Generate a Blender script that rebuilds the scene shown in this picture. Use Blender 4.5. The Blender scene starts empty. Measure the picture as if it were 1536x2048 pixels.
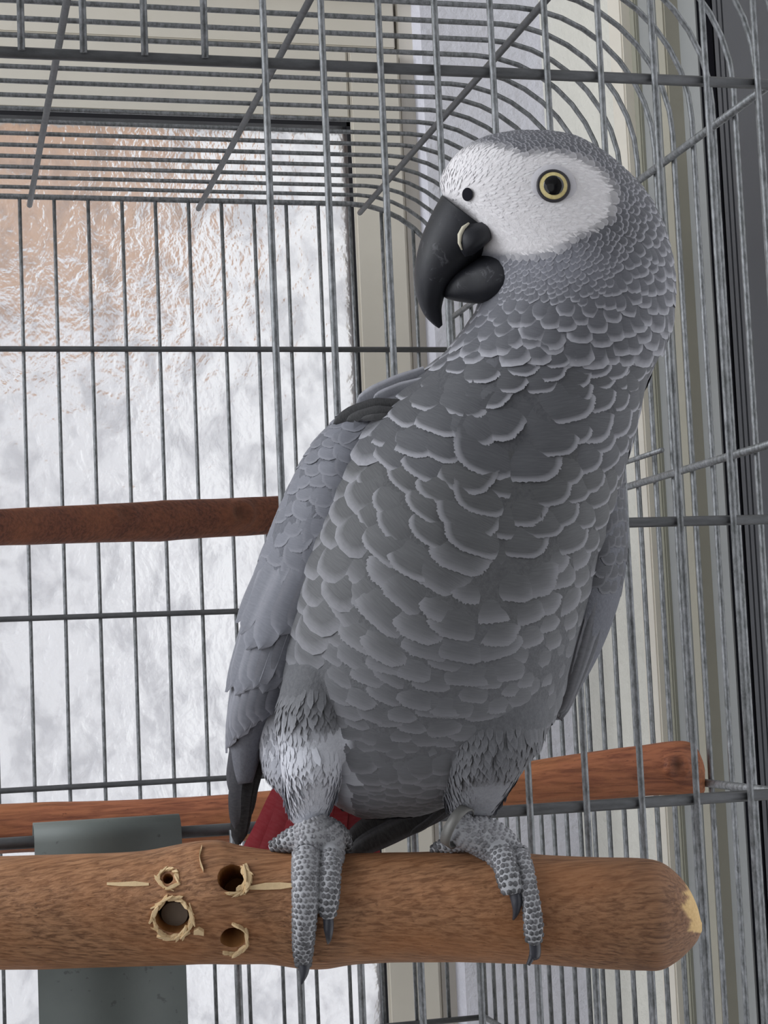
import bpy, bmesh, math, random
import numpy as np
from mathutils import Vector, Matrix, noise

random.seed(7); np.random.seed(7)
sc = bpy.context.scene
COL = sc.collection

# ------------------------------------------------------------------ camera, light, exposure
U = 0.025                      # one unit = spacing of the front bars (25 mm)
ZB = 1.60                      # height of the cage's upper front rod above the floor
F = 3550.837                   # focal length in pixels of the 1536 x 2048 frame
CP = np.array([1.5837, -28.4681, -10.299])
RW = np.array([[0.969495, -0.241165, -0.043808], [-0.02056, 0.098082, -0.994966], [0.244247, 0.965515, 0.090132]])
RW[0] /= np.linalg.norm(RW[0]); RW[1] -= RW[0] * (RW[0] @ RW[1]); RW[1] /= np.linalg.norm(RW[1]); RW[2] = np.cross(RW[0], RW[1])

def W(p):
    """cage units -> metres"""
    p = np.asarray(p, float)
    return p * U + np.array([0, 0, ZB])
def ray(u, v): return RW.T @ np.array([(u - 768) / F, (v - 1024) / F, 1.0])
def atY(u, v, Y):
    d = ray(u, v); return CP + d * ((Y - CP[1]) / d[1])
def atX(u, v, X):
    d = ray(u, v); return CP + d * ((X - CP[0]) / d[0])
def atD(u, v, z): return CP + ray(u, v) * z           # z = distance along the view axis

cam = bpy.data.cameras.new('camera'); camo = bpy.data.objects.new('camera', cam); COL.objects.link(camo)
cam.sensor_fit = 'VERTICAL'; cam.sensor_height = 36.0; cam.lens = F * 36.0 / 2048
cam.clip_start = 0.02; cam.clip_end = 100
m = Matrix.Identity(4)
for i in range(3):
    m[i][0] = RW[0][i]; m[i][1] = -RW[1][i]; m[i][2] = -RW[2][i]; m[i][3] = W(CP)[i]
camo.matrix_world = m
sc.camera = camo

world = bpy.data.worlds.new('overcast_sky'); sc.world = world; world.use_nodes = True
bg = world.node_tree.nodes['Background']; bg.inputs[0].default_value = (0.94, 0.96, 1.0, 1); bg.inputs[1].default_value = 1.2

def area(name, loc, target, sx, sy, energy, color):
    l = bpy.data.lights.new(name, 'AREA'); l.shape = 'RECTANGLE'; l.size = sx; l.size_y = sy; l.energy = energy; l.color = color
    o = bpy.data.objects.new(name, l); COL.objects.link(o); o.location = loc
    o.rotation_euler = (Vector(target) - Vector(loc)).to_track_quat('-Z', 'Y').to_euler()
    return o
# added area lamps: key for the light from the left, weak fill behind camera
area('left_key_area', (-1.15, 0.0, 2.2), (0.25, 0.0, 1.35), 1.2, 1.2, 23, (0.93, 0.96, 1.0))
area('rear_fill_area', (-0.5, -2.6, 1.9), (0.25, 0, 1.35), 1.2, 1.5, 1.6, (0.95, 0.97, 1.0))

vs = sc.view_settings
vs.view_transform = 'Standard'; vs.look = 'None'; vs.gamma = 1; vs.use_curve_mapping = False
vs.exposure = 0.0
sc.cycles.use_denoising = True
sc.cycles.max_bounces = 6; sc.cycles.diffuse_bounces = 3; sc.cycles.glossy_bounces = 2; sc.cycles.transparent_max_bounces = 6
sc.cycles.adaptive_threshold = 0.03
sc.cycles.caustics_reflective = False
sc.cycles.sample_clamp_indirect = 4

# ------------------------------------------------------------------ helpers
def lin(c):
    c = np.asarray(c, float) / 255.0
    return np.where(c <= 0.04045, c / 12.92, ((c + 0.055) / 1.055) ** 2.4)
def srgb(r, g, b): return tuple(lin((r, g, b))) + (1,)

class NT:
    def __init__(s, name):
        s.m = bpy.data.materials.new(name); s.m.use_nodes = True
        s.t = s.m.node_tree; s.b = s.t.nodes['Principled BSDF']; s.out = s.t.nodes['Material Output']
    def n(s, typ, **kw):
        x = s.t.nodes.new(typ)
        for k, v in kw.items(): setattr(x, k, v)
        return x
    def l(s, a, b): s.t.links.new(a, b)
    def val(s, sock, v):
        if hasattr(v, 'links') or isinstance(v, bpy.types.NodeSocket): s.l(v, sock)
        else: sock.default_value = v
    def coords(s, scale=(1, 1, 1), kind='Object', rot=(0, 0, 0)):
        tc = s.n('ShaderNodeTexCoord'); mp = s.n('ShaderNodeMapping')
        mp.inputs['Scale'].default_value = scale; mp.inputs['Rotation'].default_value = rot
        s.l(tc.outputs[kind], mp.inputs[0]); return mp.outputs[0]
    def noise(s, vec, scale=1, detail=4, rough=0.55, dist=0):
        x = s.n('ShaderNodeTexNoise'); s.l(vec, x.inputs['Vector']); x.inputs['Scale'].default_value = scale
        x.inputs['Detail'].default_value = detail; x.inputs['Roughness'].default_value = rough; x.inputs['Distortion'].default_value = dist
        return x.outputs['Fac']
    def ramp(s, fac, stops):
        x = s.n('ShaderNodeValToRGB'); s.l(fac, x.inputs[0]); e = x.color_ramp.elements
        while len(e) > 1: e.remove(e[-1])
        e[0].position, e[0].color = stops[0]
        for p, c in stops[1:]:
            k = e.new(p); k.color = c
        return x.outputs[0]
    def mix(s, fac, a, b, typ='MIX'):
        x = s.n('ShaderNodeMix', data_type='RGBA', blend_type=typ)
        s.val(x.inputs[0], fac); s.val(x.inputs[6], a); s.val(x.inputs[7], b); return x.outputs[2]
    def math(s, op, a, b=0.0):
        x = s.n('ShaderNodeMath', operation=op); s.val(x.inputs[0], a); s.val(x.inputs[1], b); return x.outputs[0]
    def bump(s, h, strength=0.5, dist=0.001, normal=None):
        x = s.n('ShaderNodeBump'); x.inputs['Strength'].default_value = strength; x.inputs['Distance'].default_value = dist
        s.l(h, x.inputs['Height'])
        if normal is not None: s.l(normal, x.inputs['Normal'])
        return x.outputs[0]
    def done(s, color=None, rough=0.6, metal=0.0, normal=None, spec=0.4):
        if color is not None: s.val(s.b.inputs['Base Color'], color)
        s.val(s.b.inputs['Roughness'], rough); s.val(s.b.inputs['Metallic'], metal)
        s.b.inputs['Specular IOR Level'].default_value = spec
        if normal is not None: s.l(normal, s.b.inputs['Normal'])
        return s.m

def mat_plain(name, col, rough=0.6, spec=0.4, var=0.08, scale=60, metal=0.0, bumpd=0.0003):
    t = NT(name); v = t.coords()
    f = t.noise(v, scale, 5)
    c = t.mix(f, tuple(x * (1 - var) for x in col[:3]) + (1,), tuple(min(1, x * (1 + var)) for x in col[:3]) + (1,))
    return t.done(c, rough, metal, t.bump(t.noise(v, scale * 6, 3), 0.3, bumpd), spec)

def mesh_from(name, V, Fc, smooth=True):
    me = bpy.data.meshes.new(name); me.from_pydata([tuple(v) for v in V], [], Fc); me.validate(); me.update()
    if smooth: me.polygons.foreach_set('use_smooth', [True] * len(me.polygons))
    return me
def root(name, loc, label, cat, group=None, kind=None):
    o = bpy.data.objects.new(name, None); COL.objects.link(o); o.location = loc; o.empty_display_size = 0.03
    o['label'] = label; o['category'] = cat
    if group: o['group'] = group
    if kind: o['kind'] = kind
    return o
def obj(name, me, mat, parent=None, label=None, kind=None):
    o = bpy.data.objects.new(name, me); COL.objects.link(o)
    if mat is not None and not me.materials: me.materials.append(mat)
    if parent is not None:
        o.parent = parent
        if parent.parent is None: o.matrix_parent_inverse = Matrix.Translation(-Vector(parent.location))
    if label: o['label'] = label
    if kind: o['kind'] = kind
    return o
def group_part(name, parent):
    o = bpy.data.objects.new(name, None); COL.objects.link(o); o.parent = parent; o.empty_display_size = 0.02
    o.matrix_parent_inverse = Matrix.Translation(-Vector(parent.location)); return o
def box_me(name, lo, hi, bev=0.0):
    bm = bmesh.new(); bmesh.ops.create_cube(bm, size=1)
    lo, hi = np.array(lo, float), np.array(hi, float)
    for v in bm.verts: v.co = Vector((np.array(v.co) + 0.5) * (hi - lo) + lo)
    if bev: bmesh.ops.bevel(bm, geom=bm.edges[:], offset=bev, segments=2, affect='EDGES')
    bmesh.ops.recalc_face_normals(bm, faces=bm.faces)
    me = bpy.data.meshes.new(name); bm.to_mesh(me); bm.free(); return me
def structure(name, me, mat, label=None, parent=None):
    o = obj(name, me, mat, parent)
    if parent is None: o['kind'] = 'structure'
    if label: o['label'] = label
    return o
def tube_arrays(pts, rad, n=8, caps=True, flat=1.0):
    pts = np.asarray(pts, float); k = len(pts); rad = np.broadcast_to(np.asarray(rad, float), (k,))
    T = np.gradient(pts, axis=0) if k > 2 else np.array([pts[1] - pts[0]] * 2)
    T /= np.linalg.norm(T, axis=1)[:, None]
    a = np.array([0, 0, 1.0]) if abs(T[0][2]) < 0.9 else np.array([1.0, 0, 0])
    N = np.cross(T[0], a); N /= np.linalg.norm(N)
    V, Fc = [], []
    for i in range(k):
        N = N - T[i] * (N @ T[i]); N /= np.linalg.norm(N); B = np.cross(T[i], N)
        for j in range(n):
            an = 2 * math.pi * j / n
            V.append(pts[i] + rad[i] * (math.cos(an) * N + math.sin(an) * B * flat))
    for i in range(k - 1):
        for j in range(n):
            a0, a1 = i * n + j, i * n + (j + 1) % n
            Fc.append((a0, a1, a1 + n, a0 + n))
    if caps: Fc.append(tuple(range(n - 1, -1, -1))); Fc.append(tuple(range((k - 1) * n, k * n)))
    return V, Fc
def tube(name, pts, rad, mat, parent, n=8):
    """pts in cage units, rad in cage units"""
    V, Fc = tube_arrays(np.array([W(p) for p in pts]), np.asarray(rad) * U, n)
    me = mesh_from(name, V, Fc)
    return obj(name, me, mat, parent)
def catmull(A, t):
    """A: (n,k) control values; t: array of params in [0,n-1]"""
    A = np.asarray(A, float); n = len(A); t = np.clip(np.asarray(t, float), 0, n - 1 - 1e-9)
    i = np.floor(t).astype(int); f = (t - i)[..., None]
    g = lambda j: A[np.clip(j, 0, n - 1)]
    p0, p1, p2, p3 = g(i - 1), g(i), g(i + 1), g(i + 2)
    return 0.5 * (2 * p1 + (p2 - p0) * f + (2 * p0 - 5 * p1 + 4 * p2 - p3) * f * f + (3 * p1 - 3 * p2 + p3 - p0) * f ** 3)
class Loft:
    """rings of (left x, left y, right x, right y, depth offset, half depth): an oval body with real depth"""
    def __init__(s, rings, z, e=1.0): s.A = np.array(rings, float); s.z = z; s.n = len(rings); s.e = e
    def px(s, t, th):
        q = catmull(s.A, t); c, sn = np.cos(th), np.sin(th)
        c = np.sign(c) * np.abs(c) ** s.e; sn = np.sign(sn) * np.abs(sn) ** s.e
        x = (q[..., 0] + q[..., 2]) / 2 + (q[..., 2] - q[..., 0]) / 2 * c
        y = (q[..., 1] + q[..., 3]) / 2 + (q[..., 3] - q[..., 1]) / 2 * c
        return x, y, s.z + q[..., 4] + q[..., 5] * sn
    def pos(s, t, th):
        x, y, z = s.px(np.asarray(t, float), np.asarray(th, float))
        d = np.stack([(x - 768) / F, (y - 1024) / F, np.ones_like(x)], -1) * z[..., None]
        return W(CP + d @ RW)
    def frame(s, t, th):
        h = 1e-3; P = s.pos(t, th)
        dt = s.pos(min(t + h, s.n - 1 - 1e-6), th) - s.pos(max(t - h, 0), th)
        dth = s.pos(t, th + h) - s.pos(t, th - h)
        n = np.cross(dt, dth); ln = np.linalg.norm(n)
        n = n / ln if ln > 1e-15 else -RW[2]
        ctr = (s.pos(t, 0) + s.pos(t, math.pi)) / 2
        if n @ (P - ctr) < 0: n = -n
        dt /= max(np.linalg.norm(dt), 1e-12)
        return P, n, dt
    def arrays(s, nt, nth, t0=0, t1=None):
        t1 = s.n - 1 if t1 is None else t1
        tt = np.linspace(t0, t1, nt); th = np.linspace(0, 2 * math.pi, nth, endpoint=False)
        P = s.pos(tt[:, None] + 0 * th, th[None] + 0 * tt[:, None]).reshape(-1, 3)
        V = [tuple(p) for p in P]; Fc = []
        for i in range(nt - 1):
            for j in range(nth):
                a, b = i * nth + j, i * nth + (j + 1) % nth
                Fc.append((a, b, b + nth, a + nth))
        Fc.append(tuple(range(nth - 1, -1, -1))); Fc.append(tuple(range((nt - 1) * nth, nt * nth)))
        return V, Fc
def fix_normals(me):
    bm = bmesh.new(); bm.from_mesh(me); bmesh.ops.recalc_face_normals(bm, faces=bm.faces); bm.to_mesh(me); bm.free(); me.update()
def project(P):
    """world metres -> pixel"""
    q = (np.asarray(P, float) - np.array([0, 0, ZB])) / U - CP
    c = q @ RW.T
    return 768 + F * c[..., 0] / c[..., 2], 1024 + F * c[..., 1] / c[..., 2]
def set_attr(me, name, typ, data, domain='POINT'):
    a = me.attributes.new(name, typ, domain)
    if typ == 'FLOAT': a.data.foreach_set('value', np.asarray(data, np.float32).ravel())
    else: a.data.foreach_set('color', np.asarray(data, np.float32).ravel())
def nz(x, y, z): return noise.noise(Vector((x, y, z)))

# ------------------------------------------------------------------ materials
def m_paint(name, col, mott=0.06, scale=25, bumps=0.25, rough=0.5):
    t = NT(name); v = t.coords()
    f = t.noise(v, scale, 5)
    c = t.mix(f, tuple(x * (1 - mott) for x in col[:3]) + (1,), tuple(min(1, x * (1 + mott)) for x in col[:3]) + (1,))
    d = t.ramp(t.noise(v, 14, 6, 0.7), [(0.62, (1, 1, 1, 1)), (0.78, (0.82, 0.8, 0.76, 1))])
    return t.done(t.mix(0.6, c, d, 'MULTIPLY'), rough, 0, t.bump(t.noise(v, 900, 2), bumps, 0.0002), 0.35)
M_FRAME = m_paint('painted_window_frame', srgb(220, 214, 202))
M_FRAME2 = m_paint('olive_grey_frame', srgb(150, 149, 136))
M_PANEL = m_paint('grey_panel', srgb(150, 152, 152))
M_SHADEPANEL = m_paint('shade_toned_panel', srgb(78, 79, 83))  # tone darkened for the weaker light at right and in frame joints
M_BEIGE = m_paint('cream_strip', srgb(164, 160, 146))
M_GASKET = mat_plain('black_rubber', (0.012, 0.012, 0.016), 0.5)
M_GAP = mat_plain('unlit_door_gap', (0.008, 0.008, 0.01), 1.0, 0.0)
M_CEIL = mat_plain('ceiling_paint', srgb(180, 180, 178), 0.8)
M_ROOM = mat_plain('room_wall_paint', srgb(112, 110, 106), 0.8)
M_FLOOR = mat_plain('floor_tile', srgb(84, 76, 68), 0.5)
def m_stucco(name, col):
    t = NT(name); v = t.coords()
    h = t.noise(v, 130, 5, 0.6); h2 = t.noise(v, 34, 3)
    c = t.mix(t.noise(v, 18, 6, 0.7), tuple(x * 0.9 for x in col[:3]) + (1,), tuple(min(1, x * 1.06) for x in col[:3]) + (1,))
    return t.done(c, 0.85, 0, t.bump(t.math('ADD', h, h2), 0.7, 0.003), 0.2)
M_WALLB = m_stucco('bluish_white_plaster', srgb(230, 230, 240))
M_WALLR = m_stucco('cream_white_stucco', srgb(220, 218, 209))
def m_wire():
    t = NT('galvanised_wire'); v = t.coords((1, 1, 0.45))
    f = t.noise(v, 420, 4, 0.7); g = t.noise(v, 90, 3)
    c = t.mix(t.ramp(f, [(0.35, (0, 0, 0, 1)), (0.7, (1, 1, 1, 1))]), srgb(100, 102, 105), srgb(170, 172, 177))
    c = t.mix(t.math('MULTIPLY', g, 0.5), c, srgb(92, 96, 90))
    return t.done(c, t.math('ADD', t.math('MULTIPLY', f, 0.25), 0.35), 0.55, t.bump(f, 0.35, 0.0004), 0.5)
M_WIRE = m_wire()
def m_rod():
    t = NT('dull_steel_rod'); v = t.coords((0.3, 1, 1))
    f = t.noise(v, 300, 4, 0.7)
    c = t.mix(f, srgb(62, 63, 64), srgb(118, 119, 122))
    return t.done(c, 0.5, 0.5, t.bump(f, 0.3, 0.0003), 0.5)
M_ROD = m_rod()
def m_plate():
    t = NT('grey_green_metal_plate'); v = t.coords()
    f = t.noise(v, 40, 6, 0.7); s = t.ramp(t.noise(v, 260, 3), [(0.66, (0, 0, 0, 1)), (0.72, (1, 1, 1, 1))])
    c = t.mix(f, srgb(92, 98, 96), srgb(112, 118, 115)); c = t.mix(t.math('MULTIPLY', s, 0.5), c, srgb(60, 62, 60))
    return t.done(c, 0.55, 0.2, t.bump(f, 0.2, 0.0004), 0.4)
M_PLATE = m_plate()
def m_wood(name, c1, c2, c3, sc_=(130, 1000, 1000), bumpd=0.0012, attr=True, rot=(0, 0, 0)):
    t = NT(name); v = t.coords(sc_, rot=rot)
    g = t.noise(v, 1, 4, 0.6, 0.4); v2 = t.coords((14, 40, 40), rot=rot); b = t.noise(v2, 1, 4, 0.6)
    v3 = t.coords((300, 700, 700), rot=rot); sp = t.noise(v3, 1, 3, 0.6)
    c = t.mix(t.ramp(g, [(0.36, (0, 0, 0, 1)), (0.6, (1, 1, 1, 1))]), c1, c2)
    c = t.mix(t.ramp(b, [(0.4, (0, 0, 0, 1)), (0.68, (1, 1, 1, 1))]), c, t.mix(0.5, c, c3))
    c = t.mix(t.ramp(sp, [(0.68, (0, 0, 0, 1)), (0.76, (0.7, 0.7, 0.7, 1))]), c, tuple(x * 0.3 for x in c1[:3]) + (1,))
    if attr:
        a = t.n('ShaderNodeAttribute', attribute_name='pale'); k = t.n('ShaderNodeAttribute', attribute_name='dark')
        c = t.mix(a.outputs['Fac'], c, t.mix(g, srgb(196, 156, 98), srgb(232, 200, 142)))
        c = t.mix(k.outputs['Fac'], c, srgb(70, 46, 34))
    h = t.math('ADD', g, t.math('MULTIPLY', sp, 0.5))
    return t.done(c, 0.62, 0, t.bump(h, 0.55, bumpd), 0.35)
M_LOG = m_wood('peeled_branch_wood', srgb(112, 78, 55), srgb(174, 130, 96), srgb(172, 114, 72), (64, 900, 900))
M_LOGIN = mat_plain('drilled_wood_core', srgb(150, 104, 60), 0.8, var=0.25, scale=300)
M_PALE = mat_plain('pale_wood_splinter', srgb(218, 190, 148), 0.7, var=0.25, scale=300)
M_DOWEL = mat_plain('weathered_dowel', srgb(128, 116, 104), 0.7, var=0.2, scale=200)
M_PERCHD = m_wood('dark_brown_branch_wood', srgb(84, 46, 34), srgb(124, 74, 54), srgb(150, 92, 62), (90, 500, 500))
M_PERCHR = m_wood('reddish_branch_wood', srgb(112, 64, 46), srgb(164, 102, 72), srgb(176, 118, 72), (40, 380, 380))

def feather_material(name, use_attr):
    t = NT(name)
    if use_attr:
        a = t.n('ShaderNodeAttribute', attribute_name='fcol'); ccol, calpha = a.outputs['Color'], a.outputs['Alpha']
    else:
        a = t.n('ShaderNodeObjectInfo'); ccol, calpha = a.outputs['Color'], a.outputs['Alpha']
    rim = t.n('ShaderNodeAttribute', attribute_name='rim').outputs['Fac']
    bv = t.n('ShaderNodeAttribute', attribute_name='barb')
    mp = t.n('ShaderNodeMapping'); mp.inputs['Scale'].default_value = (3, 60, 1); t.l(bv.outputs['Vector'], mp.inputs[0])
    barb = t.noise(mp.outputs[0], 1.0, 3, 0.6)
    v = t.coords((1, 1, 1)); mott = t.noise(v, 500, 3, 0.6)
    base = t.mix(barb, t.mix(0.16, ccol, (0, 0, 0, 1)), t.mix(0.07, ccol, (1, 1, 1, 1)))
    light = t.mix(0.12, srgb(196, 196, 204), ccol)
    r = t.math('MULTIPLY', rim, calpha)
    r = t.math('MULTIPLY', r, t.math('ADD', t.math('MULTIPLY', mott, 0.7), 0.65))
    c = t.mix(r, base, light)
    t.done(c, 0.62, 0, t.bump(barb, 0.25, 0.0004), 0.3)
    if not use_attr:
        e = t.n('ShaderNodeAttribute', attribute_name='edge').outputs['Fac']
        m3 = t.n('ShaderNodeMapping'); m3.inputs['Scale'].default_value = (6, 6, 95); t.l(bv.outputs['Vector'], m3.inputs[0])
        fz = t.noise(m3.outputs[0], 1.0, 2, 0.6)
        al = t.math('LESS_THAN', e, t.math('ADD', t.math('MULTIPLY', fz, 1.5), 0.0))
        t.l(al, t.b.inputs['Alpha'])
    return t.m
M_FEATHER = feather_material('grey_feather', False)
M_FEATHERS = feather_material('grey_feather_mass', True)
def m_body():
    t = NT('parrot_down'); a = t.n('ShaderNodeAttribute', attribute_name='fcol')
    v = t.coords(); f = t.noise(v, 700, 4, 0.65)
    c = t.mix(f, t.mix(0.25, a.outputs['Color'], (0, 0, 0, 1)), t.mix(0.08, a.outputs['Color'], (1, 1, 1, 1)))
    return t.done(c, 0.8, 0, t.bump(f, 0.5, 0.0008), 0.2)
M_BODY = m_body()
def m_beak():
    t = NT('black_horn_beak'); v = t.coords()
    f = t.noise(v, 90, 5, 0.65); s = t.ramp(t.noise(v, 160, 6, 0.75, 1.2), [(0.60, (0, 0, 0, 1)), (0.66, (1, 1, 1, 1))])
    c = t.mix(f, srgb(18, 19, 22), srgb(44, 45, 52)); c = t.mix(t.math('MULTIPLY', s, 0.25), c, srgb(120, 120, 126))
    return t.done(c, t.math('ADD', t.math('MULTIPLY', f, 0.3), 0.38), 0, t.bump(f, 0.3, 0.0008), 0.35)
M_BEAK = m_beak()
M_SKIN = mat_plain('pale_scaly_skin', srgb(176, 177, 181), 0.7, var=0.12, scale=250)
M_SCALE = None
def m_scale():
    t = NT('grey_foot_scale'); a = t.n('ShaderNodeAttribute', attribute_name='fcol')
    return t.done(a.outputs['Color'], 0.55, 0, None, 0.4)
M_SCALE = m_scale()
M_CLAW = mat_plain('dark_claw_horn', srgb(62, 63, 70), 0.35, var=0.25, scale=150)
M_PUPIL = mat_plain('black_pupil', (0.004, 0.004, 0.005), 0.08, 0.6, bumpd=0)
def m_iris():
    t = NT('pale_yellow_iris'); v = t.coords(); f = t.noise(v, 900, 3)
    return t.done(t.mix(f, srgb(200, 180, 118), srgb(240, 226, 170)), 0.15, 0, None, 0.6)
M_IRIS = m_iris()
M_NOSTRIL = mat_plain('dark_nostril', srgb(34, 34, 40), 0.95, 0.05)
M_LID = mat_plain('dark_eyelid_rim', srgb(52, 50, 54), 0.5)
M_ORBIT = mat_plain('grey_orbital_skin', srgb(190, 188, 193), 0.75, var=0.08, scale=300)
M_RING = mat_plain('dull_aluminium_ring', srgb(128, 127, 124), 0.5, metal=0.3)
M_TISSUE = mat_plain('pale_beak_edge', srgb(206, 200, 180), 0.7)

# ------------------------------------------------------------------ setting: walls, window, door
YW = 28.0                                     # front of the back wall
YG = 29.2                                     # glass plane
def Xw(u, v, Y): return atY(u, v, Y)[0]
XC = Xw(1130, 1000, YW)                       # inner corner with the right-hand wall
XWE = Xw(846, 160, YW)                        # right end of the window frame = edge of the plaster
ZT, ZF = (2.55 - ZB) / U, -ZB / U             # ceiling and floor
XL, YN = -56.0, -112.0
def sbox(lo, hi, bev=0.0, name='slab'): return box_me(name, W(lo), W(hi), bev)
structure('wall_back', sbox((XWE, YW, ZF), (XC + 6, YW + 8, ZT)), M_WALLB)
structure('wall_right', sbox((XC, 5.0, ZF), (XC + 6, YW, ZT)), M_WALLR)
structure('ceiling', sbox((XL, YN, ZT), (XC + 6, YW + 8, ZT + 4)), M_CEIL)
structure('floor', sbox((XL, YN, ZF - 4), (XC + 6, YW + 8, ZF)), M_FLOOR)
# left wall with its front part left open, and closed rear wall
structure('wall_left', sbox((XL - 4, 12, ZF), (XL, YW + 8, ZT)), M_ROOM)
structure('wall_rear', sbox((XL, YN - 4, ZF), (XC + 6, YN, ZT)), M_ROOM)
structure('wall_right_near', sbox((XC, YN, ZF), (XC + 6, -30, ZT)), M_ROOM)

win = bpy.data.objects.new('window_1', None); COL.objects.link(win); win.location = W((0, YW, 0)); win['kind'] = 'structure'
win['label'] = 'painted window with patterned glass behind the cage'
Zgt = atY(0, 226, YG)[2]; Xgr = Xw(700, 420, YG)           # glass top and right edge
Xs = Xw(806, 300, YW + 0.6)                                 # outer edge of the sash
Zs = atY(700, 97, YW + 0.6)[2]                              # top edge of the sash
Zb_ = ZF + 20
def wpart(name, lo, hi, mat, bev=0.0): return obj(name, sbox(lo, hi, bev, name), mat, win)
wpart('sash_rail', (XL, YW + 0.6, Zgt), (Xgr, YW + 2.4, Zs), M_FRAME, 0.002)
wpart('sash_stile', (Xgr + 0.03, YW + 0.6, Zb_), (Xs, YW + 2.4, Zs), M_FRAME, 0.002)
wpart('sash_bottom_rail', (XL, YW + 0.6, Zb_ - 4), (Xs, YW + 2.4, Zb_), M_FRAME, 0.002)
wpart('frame_jamb', (Xs + 0.12, YW + 1.1, ZF), (Xw(838, 160, YW + 1.1), YW + 3.0, ZT), M_FRAME, 0.001)
wpart('frame_groove', (Xw(838, 160, YW + 1.1) - 0.02, YW + 1.7, ZF), (XWE + 0.02, YW + 3.0, ZT), M_PANEL)
Zf0 = atY(700, 86, YW + 1.1)[2]
wpart('frame_head', (XL, YW + 1.0, Zs + 0.22), (Xs, YW + 3.0, Zs + 1.9), M_FRAME, 0.001)
wpart('frame_head_upper', (XL, YW + 0.5, Zs + 2.05), (Xs, YW + 3.0, ZT), M_FRAME, 0.001)
wpart('shadow_gap', (XL, YW + 1.8, Zs - 0.1), (Xs + 0.2, YW + 3.0, Zs + 2.3), M_SHADEPANEL)  # dark backing puts the shade of the frame joints into its colour
wpart('gasket', (XL, YW + 0.75, Zgt - 0.2), (Xgr + 0.02, YW + 1.6, Zgt + 0.02), M_GASKET)
wpart('gasket', (Xgr - 0.1, YW + 0.75, Zb_), (Xgr + 0.1, YW + 1.6, Zgt), M_GASKET)
def m_glass():
    t = NT('patterned_privacy_glass'); t.t.nodes.remove(t.b)
    v = t.coords((1, 1, 0.72), rot=(0, math.radians(28), 0))
    h = t.noise(v, 50, 4, 0.5, 0.5); h2 = t.noise(v, 150, 2, 0.5)
    hh = t.math('ADD', h, t.math('MULTIPLY', h2, 0.35))
    nrm = t.bump(hh, 0.8, 0.007)
    g = t.n('ShaderNodeBsdfRefraction'); g.inputs['Roughness'].default_value = 0.3; g.inputs['IOR'].default_value = 1.25
    t.l(t.ramp(hh, [(0.52, (0.81, 0.81, 0.82, 1)), (0.70, (1, 1, 1, 1))]), g.inputs['Color']); t.l(nrm, g.inputs['Normal'])  # valleys tinted darker, in place of unevenly refracted light
    tr = t.n('ShaderNodeBsdfTranslucent'); tr.inputs['Color'].default_value = (0.9, 0.9, 0.9, 1); t.l(nrm, tr.inputs['Normal'])
    gl = t.n('ShaderNodeBsdfGlossy'); gl.inputs['Roughness'].default_value = 0.2; t.l(nrm, gl.inputs['Normal'])
    mx = t.n('ShaderNodeMixShader'); mx.inputs[0].default_value = 0.25; t.l(g.outputs[0], mx.inputs[1]); t.l(tr.outputs[0], mx.inputs[2])
    m2 = t.n('ShaderNodeMixShader'); m2.inputs[0].default_value = 0.05; t.l(mx.outputs[0], m2.inputs[1]); t.l(gl.outputs[0], m2.inputs[2])
    t.l(m2.outputs[0], t.out.inputs['Surface']); return t.m
M_GLASS = m_glass()
o = obj('pane', sbox((XL, YG, Zb_), (Xgr, YG + 0.16, Zgt), 0, 'pane'), M_GLASS, win); o['label'] = 'bright textured privacy glass'

# outdoors, blurred behind the glass: pale yard wall, ground, tan house front
M_OUTW = mat_plain('near_white_render', srgb(246, 246, 250), 0.9)  # even near-white for house base and ground
M_TAN = mat_plain('tan_render', srgb(194, 136, 76), 0.9)
pa = atY(380, 600, 150)
th_ = root('neighbour_house', W((pa[0] - 40, 160, ZF)), 'tan house front blurred behind the upper left of the patterned glass', 'house')
obj('house_front', sbox((pa[0] - 90, 150, pa[2]), (pa[0], 190, pa[2] + 60), 0, 'house_front'), M_TAN, th_)
obj('house_base', sbox((pa[0] - 88, 152, ZF), (pa[0] - 1, 188, pa[2]), 0, 'house_base'), M_OUTW, th_)
structure('ground', sbox((-400, YW + 9, ZF - 8), (400, 700, ZF - 4)), M_OUTW)

# right-hand door and its frame, standing in the right-hand wall
def Yr(u, v=1300, X=None): return atX(u, v, XC if X is None else X)[1]
door = bpy.data.objects.new('door_1', None); COL.objects.link(door); door.location = W((XC, 10, ZF)); door['kind'] = 'structure'
door['label'] = 'grey door frame at the right edge behind the cage'
def strip(name, u0, u1, dx, mat, v=1300, back=2.0):
    X = XC - dx; y1, y0 = Yr(u0, v, X), Yr(u1, v, X)
    return obj(name, sbox((X, y0, ZF), (XC + back, y1, ZT), 0.0012, name), mat, door)
strip('casing', 1287, 1313, 0.55, M_FRAME)
strip('jamb', 1313, 1342, 0.25, M_FRAME2)
strip('rebate', 1342, 1386, 0.12, M_PANEL)
strip('cream_bead', 1386, 1402, 0.75, M_BEIGE)
strip('door_leaf', 1402, 1470, 0.3, M_PANEL)
strip('gap_shade_strip', 1470, 1503, 0.26, M_GAP)  # near-black strip standing in for the shade inside the door gap
strip('second_jamb', 1503, 1514, 0.27, M_SHADEPANEL)
strip('second_stop', 1514, 1524, 0.26, M_SHADEPANEL)
strip('second_leaf', 1524, 1690, 0.3, M_SHADEPANEL)

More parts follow.
